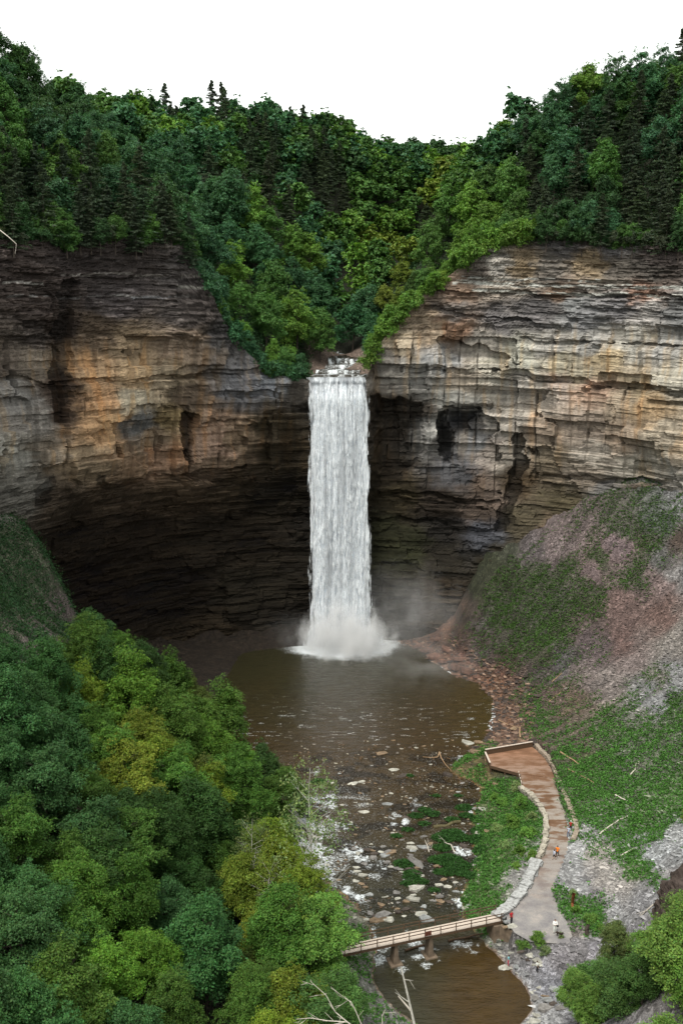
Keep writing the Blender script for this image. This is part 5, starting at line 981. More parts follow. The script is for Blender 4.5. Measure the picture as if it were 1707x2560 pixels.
# ---- footbridge
BR = np.array(at(1257, 2301, z=1.45)); BL = np.array(at(855, 2386, z=1.35)); ax = BR-BL; LB = np.linalg.norm(ax); ax /= LB; side = np.array([-ax[1], ax[0], 0]); side /= np.linalg.norm(side)
br = root('footbridge', tuple(BL), label='narrow wooden footbridge with brown railings and pale plank deck crossing the river', cat='bridge')
WD = 1.7
npl = int(LB/.2); part('deck', [((ax*(.1+i*.2)+side*WD/2), (.18, WD, .06), np.stack([ax, side, np.cross(ax, side)], 1)) for i in range(npl)], M_plank, br)
for sgn in (0.06, WD-.06): part('beam', [bar(ax*0+side*sgn-np.array([0, 0, .24]), ax*LB+side*sgn-np.array([0, 0, .24]), .16, .28)], M_wood, br)
nposts = 11
for sgn, nm in ((-.06, 'near'), (WD+.06, 'far')):
    for i in range(nposts): part('rail_post', [((ax*(.3+i*(LB-.6)/(nposts-1))+side*sgn+np.array([0, 0, .38])), (.10, .10, 1.45), float(math.atan2(ax[1], ax[0])))], M_wood, br, .012)
    for h in (1.06, .62): part('handrail', [bar(side*(sgn+(.08 if sgn > 0 else -.08))+np.array([0, 0, h]), ax*LB+side*(sgn+(.08 if sgn > 0 else -.08))+np.array([0, 0, h]), .05, .10)], M_wood, br)
tq = LB*.515; M_red = simple('rusty_board', (.11, .035, .02), nscale=3, var=.4)
part('notice_board', [bar(ax*(tq-.45)+side*-.24+np.array([0, 0, .55]), ax*(tq+.45)+side*-.24+np.array([0, 0, .55]), .03, .62)], M_red, br)
def frustum(name, c, b, t, h, yaw, mat, parent):
    bm = bmesh.new(); lo = [bm.verts.new((x*b[0]/2, y*b[1]/2, 0)) for x, y in ((-1, -1), (1, -1), (1, 1), (-1, 1))]; hi = [bm.verts.new((x*t[0]/2, y*t[1]/2, h)) for x, y in ((-1, -1), (1, -1), (1, 1), (-1, 1))]
    bm.faces.new(lo[::-1]); bm.faces.new(hi)
    for i in range(4): bm.faces.new((lo[i], lo[(i+1) % 4], hi[(i+1) % 4], hi[i]))
    bmesh.ops.bevel(bm, geom=list(bm.edges), offset=.03, segments=1, affect='EDGES')
    m = bpy.data.meshes.new(name); bm.to_mesh(m); bm.free(); m.materials.append(mat); o = link(name, m, parent=parent, loc=c, rot=(0, 0, yaw)); return o
yaw = math.atan2(ax[1], ax[0])
for f_ in (.545, .33):
    c = ax*LB*f_+side*WD/2; zb = -BL[2]-2.3; top = c[2]-.43-.002
    pr = frustum('pier', (c[0], c[1], zb), (.8, 1.4), (.42, 1.2), top-zb, yaw, M_conc, br); pf = frustum('footing', (0, 0, 0.02), (1.7, 2.1), (1.6, 2.0), .6, 0, M_conc, pr)
# abutment with wing wall: a thing on which the bridge end lies
ab = root('bridge_abutment', tuple(BR), label='stained concrete abutment carrying the right end of the footbridge', cat='abutment')
part('pier_wall', [(ax*-.9+side*WD/2+np.array([0, 0, -2.0]), (.9, 2.2, 3.0), yaw), (ax*-.9+side*WD/2+np.array([0, 0, -3.6]), (1.3, 2.7, .7), yaw)], M_conc, ab, .03)
w0 = ax*-.5+side*-.25; w1 = np.array(at(1303, 2372, z=-.8))-BR; w1[2] = 0
part('wing_wall', [bar(w0+np.array([0, 0, -1.75]), np.array([w1[0], w1[1], -1.75]), .45, 2.9)], M_conc, ab, .03); part('toe_board', [bar(w0+np.array([-.6, -.4, -3.1]), np.array([w1[0]-.3, w1[1]-.35, -3.0]), .16, .35)], M_log, ab)
# ---- viewing platform
ZP = 2.05
def P2(sx, sy, z=ZP): return np.array(at(sx, sy, z=z))
c0, c1, c2, c3, c4, c5 = P2(1212, 1887), P2(1330, 1867), P2(1362, 1893), P2(1385, 1945), P2(1297, 1934), P2(1224, 1914)
pv = root('viewing_platform', tuple(c0), label='brown gravel-topped viewing platform with low timber parapet at the end of the path', cat='platform')
bm = bmesh.new(); vs = [bm.verts.new(tuple(p-c0)) for p in (c0, c5, c4, c3, c2, c1)]; f = bm.faces.new(vs); r = bmesh.ops.extrude_face_region(bm, geom=[f])
for v_ in r['geom']:
    if isinstance(v_, bmesh.types.BMVert): v_.co.z -= .32
bmesh.ops.recalc_face_normals(bm, faces=bm.faces); m = bpy.data.meshes.new('deck'); bm.to_mesh(m); bm.free()
m.materials.append(M_path); link('deck', m, parent=pv)
def parapet(p, q, h, parent):
    w = part('parapet', [bar(p+np.array([0, 0, h/2+.02]), q+np.array([0, 0, h/2+.02]), .12, h)], M_wood, parent); part('cap_rail', [bar(p+np.array([0, 0, h+.06]), q+np.array([0, 0, h+.06]), .30, .08)], M_plank, w)
u0 = np.zeros(3); parapet(u0, c1-c0, .95, pv); parapet(c5-c0, u0, .5, pv)
part('fascia', [bar(c5-c0+np.array([0, -.03, -.2]), c4-c0+np.array([0, -.03, -.2]), .1, .5)], M_wood, pv); part('fascia', [bar(u0+np.array([-.03, 0, -.2]), c5-c0+np.array([-.03, 0, -.2]), .1, .5)], M_wood, pv)
for p in (u0, c5-c0, (c5+c4)/2-c0, (c0+c5)/2-c0, c4-c0+np.array([-.3, 0, 0])): part('support_post', [((p[0]+.12, p[1]+.08, -1.25), (.28, .28, 2.1), .2)], M_wood, pv, .02)
part('brace', [bar(np.array([-.05, 0, -.3]), (c5-c0)*.8+np.array([-.15, -.2, -2.0]), .12, .2)], M_log, pv)
# ---- dry-stone edges of the path
def wall(name, pts, z, size, hgt, rows, seed, label, tone=(.30, .27, .22)):
    rg = np.random.default_rng(seed); Pq = np.array([at(a, b_, z=zz_) for (a, b_), zz_ in zip(pts, z)]); L = np.r_[0, np.cumsum(np.linalg.norm(np.diff(Pq, axis=0), axis=1))]
    r = root(name, tuple(Pq[0]), label=label, cat='stone wall')
    def mk(pn, w, off, cap):
        bm = bmesh.new(); s = 0
        while s < L[-1]-.2:
            l = size*rg.uniform(.6, 1.35); m_ = min(s+l/2, L[-1]); c = np.array([np.interp(m_, L, Pq[:, i]) for i in range(3)]); e = np.array([np.interp(min(m_+.2, L[-1]), L, Pq[:, i]) for i in range(3)])-np.array([np.interp(m_-.2, L, Pq[:, i]) for i in range(3)])
            yw = math.atan2(e[1], e[0])+rg.normal()*.12; ww = w*rg.uniform(.75, 1.2); h = (hgt if cap else hgt*.8)*rg.uniform(.8, 1.3)
            M = Matrix.Translation(Vector(c-Pq[0])+Vector((rg.normal()*.05, rg.normal()*.05, off)))@Euler((rg.normal()*.07, rg.normal()*.07, yw)).to_matrix().to_4x4()@Matrix.Diagonal((l*.93, ww, h, 1))
            g = bmesh.ops.create_cube(bm, size=1, matrix=M); 
            for v_ in g['verts']: v_.co += Vector(rg.normal(size=3))*.045
            s += l
        bmesh.ops.bevel(bm, geom=list(bm.edges), offset=.03, segments=1, affect='EDGES'); m = bpy.data.meshes.new(pn); bm.to_mesh(m); bm.free(); m.materials.append(M_stone); link(pn, m, parent=r, color=tone if cap else tuple(np.array(tone)*.62))
    mk('capstones', size*.85, hgt*.5, True)
    for k in range(rows): mk('wall_course', size*1.0, -hgt*.5-k*hgt*.8, False)
wall('dry_stone_wall', [(1338, 1862), (1352, 1878), (1368, 1893), (1385, 1920), (1396, 1950), (1405, 1972), (1416, 1998), (1424, 2022), (1432, 2040), (1438, 2060), (1440, 2085), (1432, 2098)], [2.3]*12, .85, .32, 1, 31, 'rough wall of brown-grey blocks along the right side of the path', (.28, .23, .18))
wall('dry_stone_wall', [(1298, 1966), (1320, 1982), (1338, 2000), (1352, 2020), (1362, 2040), (1364, 2070), (1362, 2100), (1355, 2125), (1345, 2145)], [2.1]*9, .9, .30, 2, 32, 'curving stone wall between the green bank and the path middle', (.36, .33, .27))
wall('slab_kerb', [(1342, 2150), (1330, 2172), (1318, 2200), (1305, 2225), (1290, 2245), (1268, 2268), (1250, 2282)], [2.0, 2.0, 1.95, 1.9, 1.85, 1.75, 1.7], 1.7, .28, 1, 33, 'kerb of big pale grey slabs leading from the stone wall to the bridge', (.36, .365, .36))
# black and white zigzag marker board at the platform corner
mb = root('marker_board', tuple(P2(1296, 1935)+np.array([-.1, -.25, 0])), label='short board striped dark and pale standing at the platform corner', cat='board')
e_ = (P2(1303, 1962)-P2(1296, 1935)); 
for i in range(7): part('stripe', [bar(e_*(i/7)+np.array([0, 0, .45]), e_*((i+.94)/7)+np.array([0, 0, .35]), .1, .5)], M_plank if i % 2 == 0 else M_wood, mb)
# ---- logs and dead wood
def log_obj(name, pts, r0, r1, mat, label, cat='log', twigs=0, seed=0, k=7):
    rg = np.random.default_rng(seed+77); pts = [np.array(p, float) for p in pts]; o = np.array(pts[0]); n = len(pts); segs = []; rr = np.linspace(r0, r1, n)
    fine_ = []
    for i in range(n-1):
        for t_ in (0, .5): fine_.append((pts[i]+(pts[i+1]-pts[i])*t_+rg.normal(size=3)*r0*.35*(i+t_ > 0), rr[i]+(rr[i+1]-rr[i])*t_))
    fine_.append((pts[-1], r1))
    for (a, ra), (b_, rb) in zip(fine_[:-1], fine_[1:]): segs.append((a-o, b_-o, ra, rb))
    for _ in range(twigs):
        i = rg.integers(1, len(fine_)-1); a = fine_[i][0]-o; d = (fine_[i+1][0]-fine_[i][0]); d = d/np.linalg.norm(d); d = d*.6+rg.normal(size=3)*.7; L = rg.uniform(.5, 1.6)*r0*12; segs.append((a, a+d*L, fine_[i][1]*.5, .01)); segs.append((a+d*L*.5, a+d*L*.5+(d+rg.normal(size=3)*.6)*L*.5, fine_[i][1]*.3, .008))
    V, Fc = tubes(segs, k); return link(name, mkmesh(name, V, Fc, mat, smooth=True), loc=tuple(o), label=label, cat=cat)
def G3(sx, sy, up=.1):
    x, y, z0 = at(sx, sy, z=0.)
    for _ in range(12): z0 = z0*.5+.5*max(float(zwater(y)), float(zgrid(x, y)))+up*.5; x, y, z0 = at(sx, sy, z=z0)
    return np.array((x, y, z0))
log_obj('log', [G3(1400, 1880), G3(1422, 1893), G3(1445, 1910)], .16, .1, M_log, 'dark weathered log on the slope just right of the platform')
log_obj('log', [G3(1418, 1922), G3(1450, 1938), G3(1484, 1957)], .14, .08, M_log, 'long straight tan log lying on the grassy slope right of the path', twigs=1)
log_obj('log', [G3(1537, 1987), G3(1568, 2003)], .13, .1, M_dead, 'short pale log high on the green slope right of the path')
log_obj('log', [G3(1497, 2086), G3(1520, 2068), G3(1548, 2048), G3(1568, 2040)], .14, .07, M_dead, 'long bent pale trunk slanting up the green slope', twigs=3, seed=2)
log_obj('log', [G3(1550, 2141), G3(1587, 2120)], .17, .1, M_dead, 'thick pale trunk at the edge of the gravel gully')
log_obj('log', [G3(1575, 1937), G3(1586, 1925), G3(1588, 1910), G3(1595, 1903)], .12, .05, M_dead, 'curved pale branch on the green slope', twigs=2, seed=3)
log_obj('log', [G3(1370, 1755), G3(1388, 1742), G3(1402, 1728)], .13, .05, M_log, 'forked tan branch on the dark middle of the scree', twigs=2, seed=5)
log_obj('log', [G3(1378, 1705), G3(1390, 1694), G3(1405, 1683)], .12, .05, M_log, 'small tan branch higher up on the dark scree', twigs=2, seed=6)
log_obj('log', [G3(1245, 1800), G3(1270, 1812), G3(1300, 1820)], .12, .07, M_log, 'brown stick lying on the shore above the upright plank', twigs=1, seed=7)
log_obj('log', [G3(1300, 1845, .2), G3(1299, 1818, .3)], .17, .15, M_log, 'upright tan plank-like timber on the shore')
log_obj('log', [G3(1255, 1852), G3(1290, 1848)], .1, .06, M_log, 'thin tan stick lying across the shore stones')
log_obj('log', [G3(1082, 2068), G3(1115, 2064), G3(1150, 2054)], .32, .26, simple('mossy_log', (.10, .085, .04), nscale=5, var=.6), 'thick mossy brown log lying in the riffle')
log_obj('log', [G3(1012, 2376, .15), G3(1060, 2362, .15)], .16, .14, M_wood, 'dark timber in the rapid left of the bridge pier')
log_obj('log', [G3(1120, 2352, .15), G3(1165, 2343, .15), G3(1210, 2334, .15)], .15, .12, M_wood, 'dark timber in the water between bridge pier and abutment')
log_obj('log', [G3(1690, 2232, .3), G3(1630, 2262, .3), G3(1600, 2290, .2)], .12, .05, M_dead, 'dead branch trailing down from the dark outcrop', twigs=3, seed=8)
dr = root('driftwood', tuple(G3(1098, 1880)), label='pale forked driftwood stranded in the far riffle', cat='driftwood')
b0 = G3(1098, 1880, .35)-np.array(dr.location)
for nm_, P_ in (('limb', [b0, G3(1102, 1894, .3)-np.array(dr.location), G3(1112, 1910, .2)-np.array(dr.location), G3(1127, 1926, .1)-np.array(dr.location)]), ('limb', [b0, G3(1094, 1892, .3)-np.array(dr.location), G3(1080, 1894, .2)-np.array(dr.location), G3(1056, 1892, .1)-np.array(dr.location)])):
    V, Fc = tubes([(a, c_, .13-.03*i, .10-.03*i) for i, (a, c_) in enumerate(zip(P_[:-1], P_[1:]))], 7); link(nm_, mkmesh(nm_, V, Fc, M_log, smooth=True), parent=dr)
log_obj('dead_branch', [G3(1072, 2130), G3(1068, 2115, .4), G3(1062, 2100, .5)], .09, .03, M_dead, 'bleached branching snag above the great tilted slab', 'branch', 5, 9)
log_obj('dead_branch', [G3(1136, 2132), G3(1126, 2112, .3), G3(1110, 2105, .4)], .1, .04, M_dead, 'bleached snag lying on the moss mounds in the riffle', 'branch', 3, 10)
log_obj('post', [G3(1432, 2272), G3(1431, 2262)+np.array([0, 0, .3]), G3(1432, 2272)+np.array([0, 0, 2.1])], .2, .22, simple('rust_post', (.22, .07, .03), nscale=4), 'rusty orange post standing in the weeds right of the path', 'post')
log_obj('tree_stump', [G3(1467, 2335), G3(1467, 2335)+np.array([.1, 0, 1.2])], .3, .22, M_bark, 'dark stump standing in the grass patch right of the path', 'stump')
def AY(sx, sy, Y): return np.array(at(sx, sy, Y=Y))
# dead trees in front of the camera-side bank
dt = root('dead_tree', tuple(AY(830, 2600, 84)), label='bare bleached dead tree spreading white branches at the bottom edge', cat='dead tree')
def dpath(parent, name, pts, r0, r1, mat, tw, seed):
    rg = np.random.default_rng(seed); P_ = [AY(*p)-np.array(parent.location) for p in pts]; n = len(P_); rr = np.linspace(r0, r1, n); segs = [(a, b_, ra, rb) for a, b_, ra, rb in zip(P_[:-1], P_[1:], rr[:-1], rr[1:])]
    for _ in range(tw):
        i = rg.integers(0, n-1); t_ = rg.random(); a = P_[i]+(P_[i+1]-P_[i])*t_; d = P_[i+1]-P_[i]; d = d/np.linalg.norm(d)*.8+rg.normal(size=3)*.6; L = rg.uniform(.5, 1.5); segs += [(a, a+d*L, rr[i]*.4, .012), (a+d*L*.6, a+d*L*.6+(d+rg.normal(size=3)*.5)*L*.5, .018, .008)]
    V, Fc = tubes(segs, 6); link(name, mkmesh(name, V, Fc, mat, smooth=True), parent=parent)
dpath(dt, 'branch', [(900, 2580, 84), (868, 2555, 84), (838, 2530, 84), (815, 2488, 84), (780, 2457, 84)], .07, .02, M_dead, 9, 1)
dpath(dt, 'branch', [(905, 2565, 83), (890, 2530, 83), (878, 2505, 83), (862, 2495, 83)], .05, .02, M_dead, 6, 2)
dpath(dt, 'branch', [(868, 2555, 84), (820, 2552, 84.5), (775, 2545, 85), (740, 2548, 85)], .05, .015, M_dead, 8, 3)
dpath(dt, 'branch', [(955, 2575, 83), (955, 2540, 83), (962, 2525, 83)], .05, .02, M_dead, 1, 4)
dpath(dt, 'trunk', [(830, 2680, 84), (868, 2610, 84), (900, 2580, 84)], .2, .1, M_dead, 0, 5)
sn = root('dead_tree', tuple(AY(1042, 2640, 88)), label='thin broken snag with a white tip standing in front of the river', cat='dead tree')
dpath(sn, 'trunk', [(1042, 2640, 88), (1035, 2560, 88), (1026, 2520, 88), (1017, 2480, 88), (1005, 2430, 88), (1002, 2418, 88)], .16, .06, M_bark_pale, 3, 6)
dpath(sn, 'branch', [(1028, 2528, 88), (1010, 2507, 88), (995, 2490, 88)], .11, .05, M_dead, 0, 7)
tl = root('dead_tree', tuple(AY(-30, 560, 178)), label='pale dead trunk jutting from the left edge above the cliff', cat='dead tree'); dpath(tl, 'trunk', [(-60, 540, 178), (0, 575, 178), (22, 592, 178), (42, 610, 178)], .16, .05, M_dead, 3, 8)
# ---- dark outcrop on the right edge
rg = np.random.default_rng(95); nu, nv = 90, 90; U, Wv = np.meshgrid(np.linspace(0, 1, nu), np.linspace(0, 1, nv), indexing='ij')
cx_, cy_, cz_ = at(1745, 2300, Y=103); th = U*2*np.pi; ph = (Wv-.5)*np.pi
rr = 1+.35*(fbm(np.cos(th)*2+np.cos(ph)*1+9, np.sin(th)*2+Wv*5, 96, 5)-.5)*2
zl = np.floor(np.sin(ph)*14+vn(U*8, Wv*4, 97)*2); rr = rr+.10*(cell(zl, np.floor(U*22)+.5, 98)-.5)
OX = cx_+np.cos(th)*np.cos(ph)*4.6*rr; OY = cy_+np.sin(th)*np.cos(ph)*6*rr; OZ = cz_+np.sin(ph)*5.2*rr
oc = np.array([.055, .042, .036])*(.5+fbm(U*30, Wv*30, 99, 3))[..., None]
link('rock_outcrop', mkmesh('rock_outcrop', np.stack([OX, OY, OZ], -1), grid_faces(nu, nv), M_rock, oc.reshape(-1, 3)), kind='structure')
# red ledges along the pool shore
rg = np.random.default_rng(101)
for i, (sx, sy, s) in enumerate([(1045, 1617, 1.8), (1070, 1628, 2.2), (1085, 1645, 2.4), (1110, 1655, 2.5), (1140, 1672, 2.2), (1165, 1682, 2.0), (1190, 1695, 1.6), (1120, 1625, 2.4), (1150, 1650, 2.2), (1095, 1600, 2.2)]):
    p = G3(sx, sy, .1); o = link('ledge_rock', SLABS[(i*3) % 8], loc=tuple(p), rot=(rg.normal()*.1, rg.normal()*.1, rg.uniform(-.6, .3)), scl=(s, s, s*1.3), color=tuple(np.array([.17, .092, .066])*rg.uniform(.7, 1.1)), cat='rock', label='reddish ledge rock on the right shore near the fall, '+ORD[[0, 1, 2, 4, 6, 8, 9, 5, 7, 3][i]], group='reddish ledge rocks on the pool shore')
# ================================================================== PEOPLE
def mat_flat(n, c, r=.8): return simple(n, c, r, nscale=20, var=.12, bstr=.05, bd=.01)
M_skin = mat_flat('skin', (.42, .25, .17), .5); M_skin2 = mat_flat('skin_dark', (.16, .09, .06), .5); M_hair = mat_flat('dark_hair', (.02, .014, .01)); M_shoe = mat_flat('shoe', (.06, .05, .05)); M_shoew = mat_flat('white_shoe', (.75, .75, .74))
def blob_mesh(name, caps, vox, mat):
    """capsule chains (p0, p1, r0, r1) fused by a voxel remesh into ONE continuous surface"""
    bm = bmesh.new()
    for p0, p1, r0, r1 in caps:
        p0 = Vector(p0); p1 = Vector(p1); d = p1-p0; L = max(d.length, 1e-4); q = d.to_track_quat('Z', 'Y').to_matrix().to_4x4(); n = max(2, int(L/(min(r0, r1)*.6))+1); n = min(n, 14)
        for i in range(n+1):
            t_ = i/n; r = r0+(r1-r0)*t_; bmesh.ops.create_icosphere(bm, subdivisions=2, radius=r, matrix=Matrix.Translation(p0+d*t_))
    m = bpy.data.meshes.new(name); bm.to_mesh(m); bm.free(); o = bpy.data.objects.new('tmp', m); COL.objects.link(o)
    md = o.modifiers.new('r', 'REMESH'); md.mode = 'VOXEL'; md.voxel_size = vox; sm = o.modifiers.new('s', 'SMOOTH'); sm.iterations = 2; sm.factor = .5
    dg = bpy.context.evaluated_depsgraph_get(); dg.update(); r = bpy.data.meshes.new_from_object(o.evaluated_get(dg)); bpy.data.objects.remove(o); r.name = name
    r.materials.clear(); r.materials.append(mat); r.polygons.foreach_set('use_smooth', np.ones(len(r.polygons), bool)); return r
def person(p, yaw, H, shirt, trousers, label, pose='stand', short=False, hat=None, skin=None, shoe=None, hairlen=0, sleeve=.55):
    skin = skin or M_skin; shoe = shoe or M_shoe; s = H/1.75; rt = root('person', tuple(p), yaw, label=label, cat='person'); rt.scale = (s, s, s)
    st = {'stand': .06, 'walk': .22, 'crossed': .1, 'photo': .08}[pose]
    hip = {1: (.095, 0, .92), -1: (-.095, 0, .92)}; foot = {1: (.12, st, .07), -1: (-.12, -st, .07)}; knee = {1: (.11, st*.6+.03, .50), -1: (-.11, -st*.4+.04, .50)}
    sh = {1: (.185, 0, 1.42), -1: (-.185, 0, 1.42)}
    if pose == 'crossed': el = {1: (.25, .10, 1.16), -1: (-.25, .10, 1.16)}; wr = {1: (-.02, .24, 1.18), -1: (.02, .22, 1.14)}
    elif pose == 'photo': el = {1: (.25, .14, 1.2), -1: (-.25, .14, 1.2)}; wr = {1: (.08, .33, 1.36), -1: (-.08, .33, 1.36)}
    elif pose == 'walk': el = {1: (.26, -.10, 1.14), -1: (-.26, .06, 1.14)}; wr = {1: (.26, -.02, .90), -1: (-.25, .25, .96)}
    else: el = {1: (.27, .0, 1.13), -1: (-.27, -.02, 1.13)}; wr = {1: (.28, .10, .90), -1: (-.28, .08, .89)}
    B = [((0, 0, .95), (0, -.01, 1.15), .135, .125), ((0, -.01, 1.15), (0, 0, 1.36), .125, .14), ((-.11, 0, 1.40), (.11, 0, 1.40), .075, .075), ((0, 0, 1.42), (0, .01, 1.54), .058, .052), ((0, .012, 1.60), (0, .02, 1.665), .083, .092), ((0, .045, 1.56), (0, .05, 1.58), .055, .06), ((0, .118, 1.60), (0, .105, 1.635), .014, .01), ((-.045, .09, 1.642), (.045, .09, 1.642), .016, .016), ((-.022, .103, 1.565), (.022, .103, 1.565), .009, .009), ((.092, .01, 1.61), (.092, .01, 1.635), .016, .018), ((-.092, .01, 1.61), (-.092, .01, 1.635), .016, .018)]
    for q in (1, -1):
        B += [(hip[q], knee[q], .085, .058), (knee[q], foot[q], .055, .038), (foot[q], (foot[q][0]*1.1, foot[q][1]+.14, .04), .04, .03), (sh[q], el[q], .052, .041), (el[q], wr[q], .039, .026)]
        w_ = Vector(wr[q]); d = (w_-Vector(el[q])).normalized(); pl = w_+d*.085; B.append((tuple(w_), tuple(pl), .026, .034)); s_ = d.cross(Vector((0, 1, 0.2))).normalized(); c_ = d.cross(s_)*(.35*q)
        for i, (o_, L_) in enumerate(((-.03, .068), (-.01, .082), (.01, .078), (.03, .06))):
            b_ = pl+s_*o_; m_ = b_+d*L_*.55+c_*.02; e_ = m_+(d+c_*.9).normalized()*L_*.45; B += [(tuple(b_), tuple(m_), .0095, .009), (tuple(m_), tuple(e_), .009, .008)]
        tb = w_+d*.03-s_*.03; tm = tb+(d*.7-s_*.8).normalized()*.04; B += [(tuple(tb), tuple(tm), .012, .0105), (tuple(tm), tuple(tm+d*.03), .0105, .009)]
    link('body', blob_mesh('body', B, .011, skin), parent=rt)
    S = [((0, 0, .98), (0, -.01, 1.15), .155, .148), ((0, -.01, 1.15), (0, 0, 1.35), .148, .16), ((-.125, 0, 1.39), (.125, 0, 1.39), .088, .088)]; Tt = [((-.05, 0, .93), (.05, 0, .93), .135, .135)]
    for q in (1, -1):
        e = Vector(el[q]); a = Vector(sh[q]); S.append((sh[q], tuple(a+(e-a)*(sleeve if sleeve < 1 else 1)), .07, .062))
        if sleeve >= 1: S.append((el[q], tuple(e+(Vector(wr[q])-e)*.9), .055, .042))
        Tt.append((hip[q], knee[q] if not short else tuple(Vector(hip[q]).lerp(Vector(knee[q]), .95)), .108, .085))
        if not short: Tt.append((knee[q], tuple(Vector(knee[q]).lerp(Vector(foot[q]), .95)), .08, .06))
        V_ = [((foot[q][0], foot[q][1]-.02, .045), (foot[q][0]*1.1, foot[q][1]+.15, .04), .05, .043)]; link('shoe', blob_mesh('shoe', V_, .012, shoe), parent=rt)
    link('shirt', blob_mesh('shirt', S, .014, shirt), parent=rt); link('trousers', blob_mesh('trousers', Tt, .014, trousers), parent=rt)
    Hh = [((0, -.012, 1.65), (0, -.005, 1.69), .095, .096), ((0, -.03, 1.60), (0, -.03, 1.64), .08, .085)]
    if hairlen: Hh.append(((0, -.05, 1.60), (0, -.06, 1.60-hairlen), .07, .05))
    link('hair', blob_mesh('hair', Hh, .012, M_hair), parent=rt)
    if hat: link('hat', blob_mesh('hat', [((0, 0, 1.72), (0, 0, 1.75), .1, .09), ((0, .1, 1.70), (0, .15, 1.695), .05, .04)], .012, hat), parent=rt)
    return rt
MO = mat_flat('orange_cloth', (.85, .22, .02)); MG = mat_flat('pale_blue_grey_cloth', (.42, .47, .58)); MBK = mat_flat('black_cloth', (.02, .02, .024)); MR = mat_flat('red_cloth', (.38, .02, .025)); MW = mat_flat('white_cloth', (.80, .80, .78)); MJ = mat_flat('denim', (.09, .12, .18)); MT = mat_flat('turquoise_cloth', (.22, .5, .55)); MP = mat_flat('pinkish_red_cloth', (.55, .06, .09)); MWP = mat_flat('off_white_cloth', (.66, .68, .64)); MDR = mat_flat('dark_red_cloth', (.2, .015, .02))
def feet(sx, sy, z=2.0):
    p = at(sx, sy, z=z)
    for _ in range(5): zz_ = float(np.interp(p[1], [100, 115, 120, 130, 135, 175], [1.0, 1.45, 1.6, 1.8, 1.93, 1.93]))+.05; p = at(sx, sy, z=zz_)
    return (p[0], p[1], p[2]-.01)
def feetg(sx, sy, up=0.0): p = G3(sx, sy, 0); return (p[0], p[1], p[2]+up)
person(feet(1392, 2143), R(155), 1.80, MO, MBK, 'person in bright orange top and dark shorts on the path', 'walk', True, skin=M_skin2, shoe=M_shoew)
person(feet(1384, 2149), R(-60), 1.55, MG, MBK, 'shorter person in pale blue-grey top facing the one in orange', 'walk', True)
person(feet(1425, 2077), R(-20), 1.62, MR, MBK, 'person in white hat and red top beside the stone wall', 'crossed', hat=MW)
person(feet(1420, 2092), R(150), 1.65, MG, MJ, 'person in light blue top and jeans behind the one in the white hat', 'walk', skin=M_skin)
person(feet(1277, 2309), R(-150), 1.80, MR, MBK, 'person in red top and black trousers at the bridge end', 'stand')
person(feet(1386, 2331), R(170), 1.82, MW, MWP, 'person all in white with arms folded, holding the dog lead', 'crossed', sleeve=1)
person(feetg(1270, 2418, .25), R(60), 1.42, MT, MP, 'child in turquoise top and red trousers standing on a pale rock', 'stand')
person(feetg(1341, 2430), R(-90), 1.5, MWP, MBK, 'child in pale top and dark trousers on the stony bank', 'stand')
# dark bag on the hip of the person in white is part of no body: its own thing
bgp = feet(1386, 2331); bg_ = link('shoulder_bag', blob_mesh('shoulder_bag', [((-.08, 0, 0), (.08, 0, 0), .09, .09), ((0, 0, .05), (0, 0, -.08), .1, .1)], .014, MBK), loc=(bgp[0]+.30, bgp[1]-.1, bgp[2]+.98), label='small black bag hanging at the hip of the person in white', cat='bag')
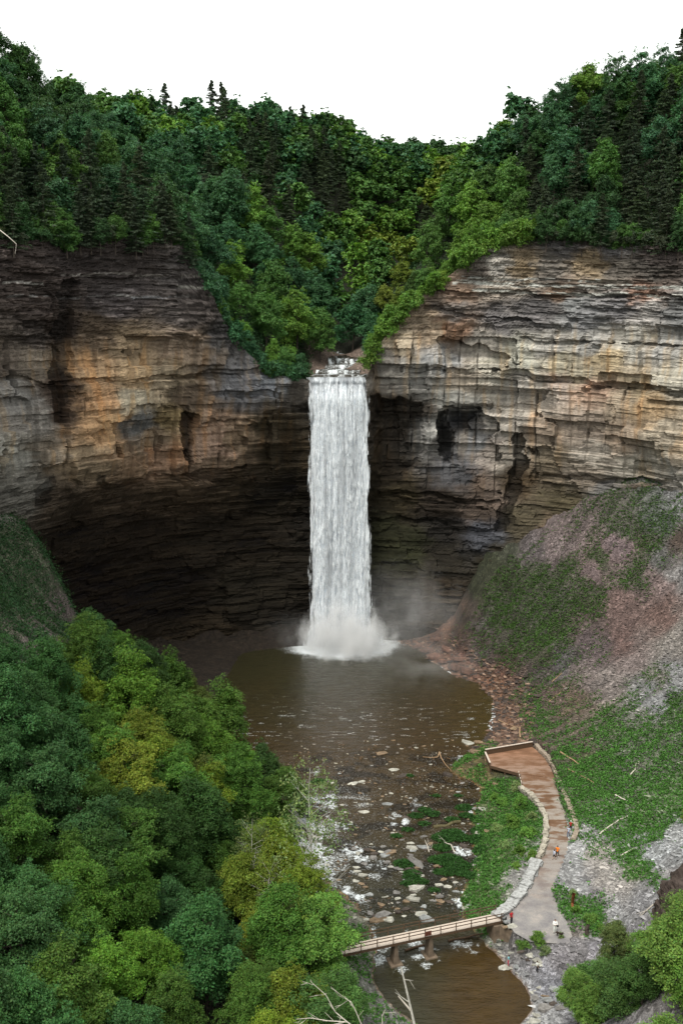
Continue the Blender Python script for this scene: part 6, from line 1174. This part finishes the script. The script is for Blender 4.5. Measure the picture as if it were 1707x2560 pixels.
# ---- dog
M_fur = mat_flat('black_tan_fur', (.025, .017, .012), .9)
dg_ = root('dog', feet(1397, 2342, 1.6), R(-38), label='black and tan dog standing beside the person in white', cat='dog')
db = [((-.30, 0, .52), (0, 0, .50), .13, .115), ((0, 0, .50), (.28, 0, .53), .12, .155), ((.30, 0, .56), (.44, 0, .70), .11, .075), ((.46, 0, .73), (.50, 0, .73), .08, .075), ((.52, 0, .71), (.64, 0, .68), .05, .034), ((-.38, 0, .56), (-.52, 0, .42), .035, .028), ((-.52, 0, .42), (-.6, 0, .28), .028, .016), ((.45, .055, .79), (.44, .07, .86), .026, .010), ((.45, -.055, .79), (.44, -.07, .86), .026, .010)]
for q in (1, -1):
    f1 = .03*q; db += [((.24, .08*q, .45), (.23+f1, .085*q, .26), .062, .034), ((.23+f1, .085*q, .26), (.25+f1, .085*q, .04), .03, .024), ((.25+f1, .085*q, .03), (.30+f1, .085*q, .025), .03, .026), ((-.30, .08*q, .50), (-.22-f1, .09*q, .31), .085, .05), ((-.22-f1, .09*q, .31), (-.36-f1, .09*q, .20), .042, .028), ((-.36-f1, .09*q, .20), (-.33-f1, .09*q, .04), .026, .023), ((-.33-f1, .09*q, .03), (-.27-f1, .09*q, .025), .03, .026)]
link('body', blob_mesh('body', db, .013, M_fur), parent=dg_)
# ================================================================== LIGHT
w = bpy.data.worlds.new('World'); sc.world = w; w.use_nodes = True; nt = w.node_tree
for n in list(nt.nodes): nt.nodes.remove(n)
SE, SR = R(58), R(-155)
sky = nt.nodes.new('ShaderNodeTexSky'); sky.sky_type = 'NISHITA'; sky.sun_disc = False; sky.sun_elevation = SE; sky.sun_rotation = SR; sky.air_density = 1; sky.dust_density = 4
mx = nt.nodes.new('ShaderNodeMix'); mx.data_type = 'RGBA'; mx.inputs[0].default_value = .93
nt.links.new(sky.outputs[0], mx.inputs[6]); mx.inputs[7].default_value = (9.15, 9.4, 9.0, 1)
bg = nt.nodes.new('ShaderNodeBackground'); bg.inputs[1].default_value = .105; nt.links.new(mx.outputs[2], bg.inputs[0])
o = nt.nodes.new('ShaderNodeOutputWorld'); nt.links.new(bg.outputs[0], o.inputs[0])
sl = bpy.data.lights.new('sun', 'SUN'); sl.energy = 2.0; sl.angle = R(25); sl.color = (1, .955, .88); so = bpy.data.objects.new('sun', sl); COL.objects.link(so)
az = R(-145)   # from behind the camera, left
so.rotation_euler = (R(90)-SE, 0, 0)
d = Vector((math.sin(az)*math.cos(SE), math.cos(az)*math.cos(SE), math.sin(SE)))
so.rotation_euler = (-d).to_track_quat('-Z', 'Y').to_euler()
sky.sun_rotation = az
sc.view_settings.view_transform = 'Standard'; sc.view_settings.look = 'None'; sc.view_settings.gamma = 1; sc.view_settings.exposure = 0.75
sc.cycles.max_bounces = 6; sc.cycles.diffuse_bounces = 2; sc.cycles.glossy_bounces = 2; sc.cycles.transmission_bounces = 3; sc.cycles.transparent_max_bounces = 10; sc.cycles.volume_bounces = 3
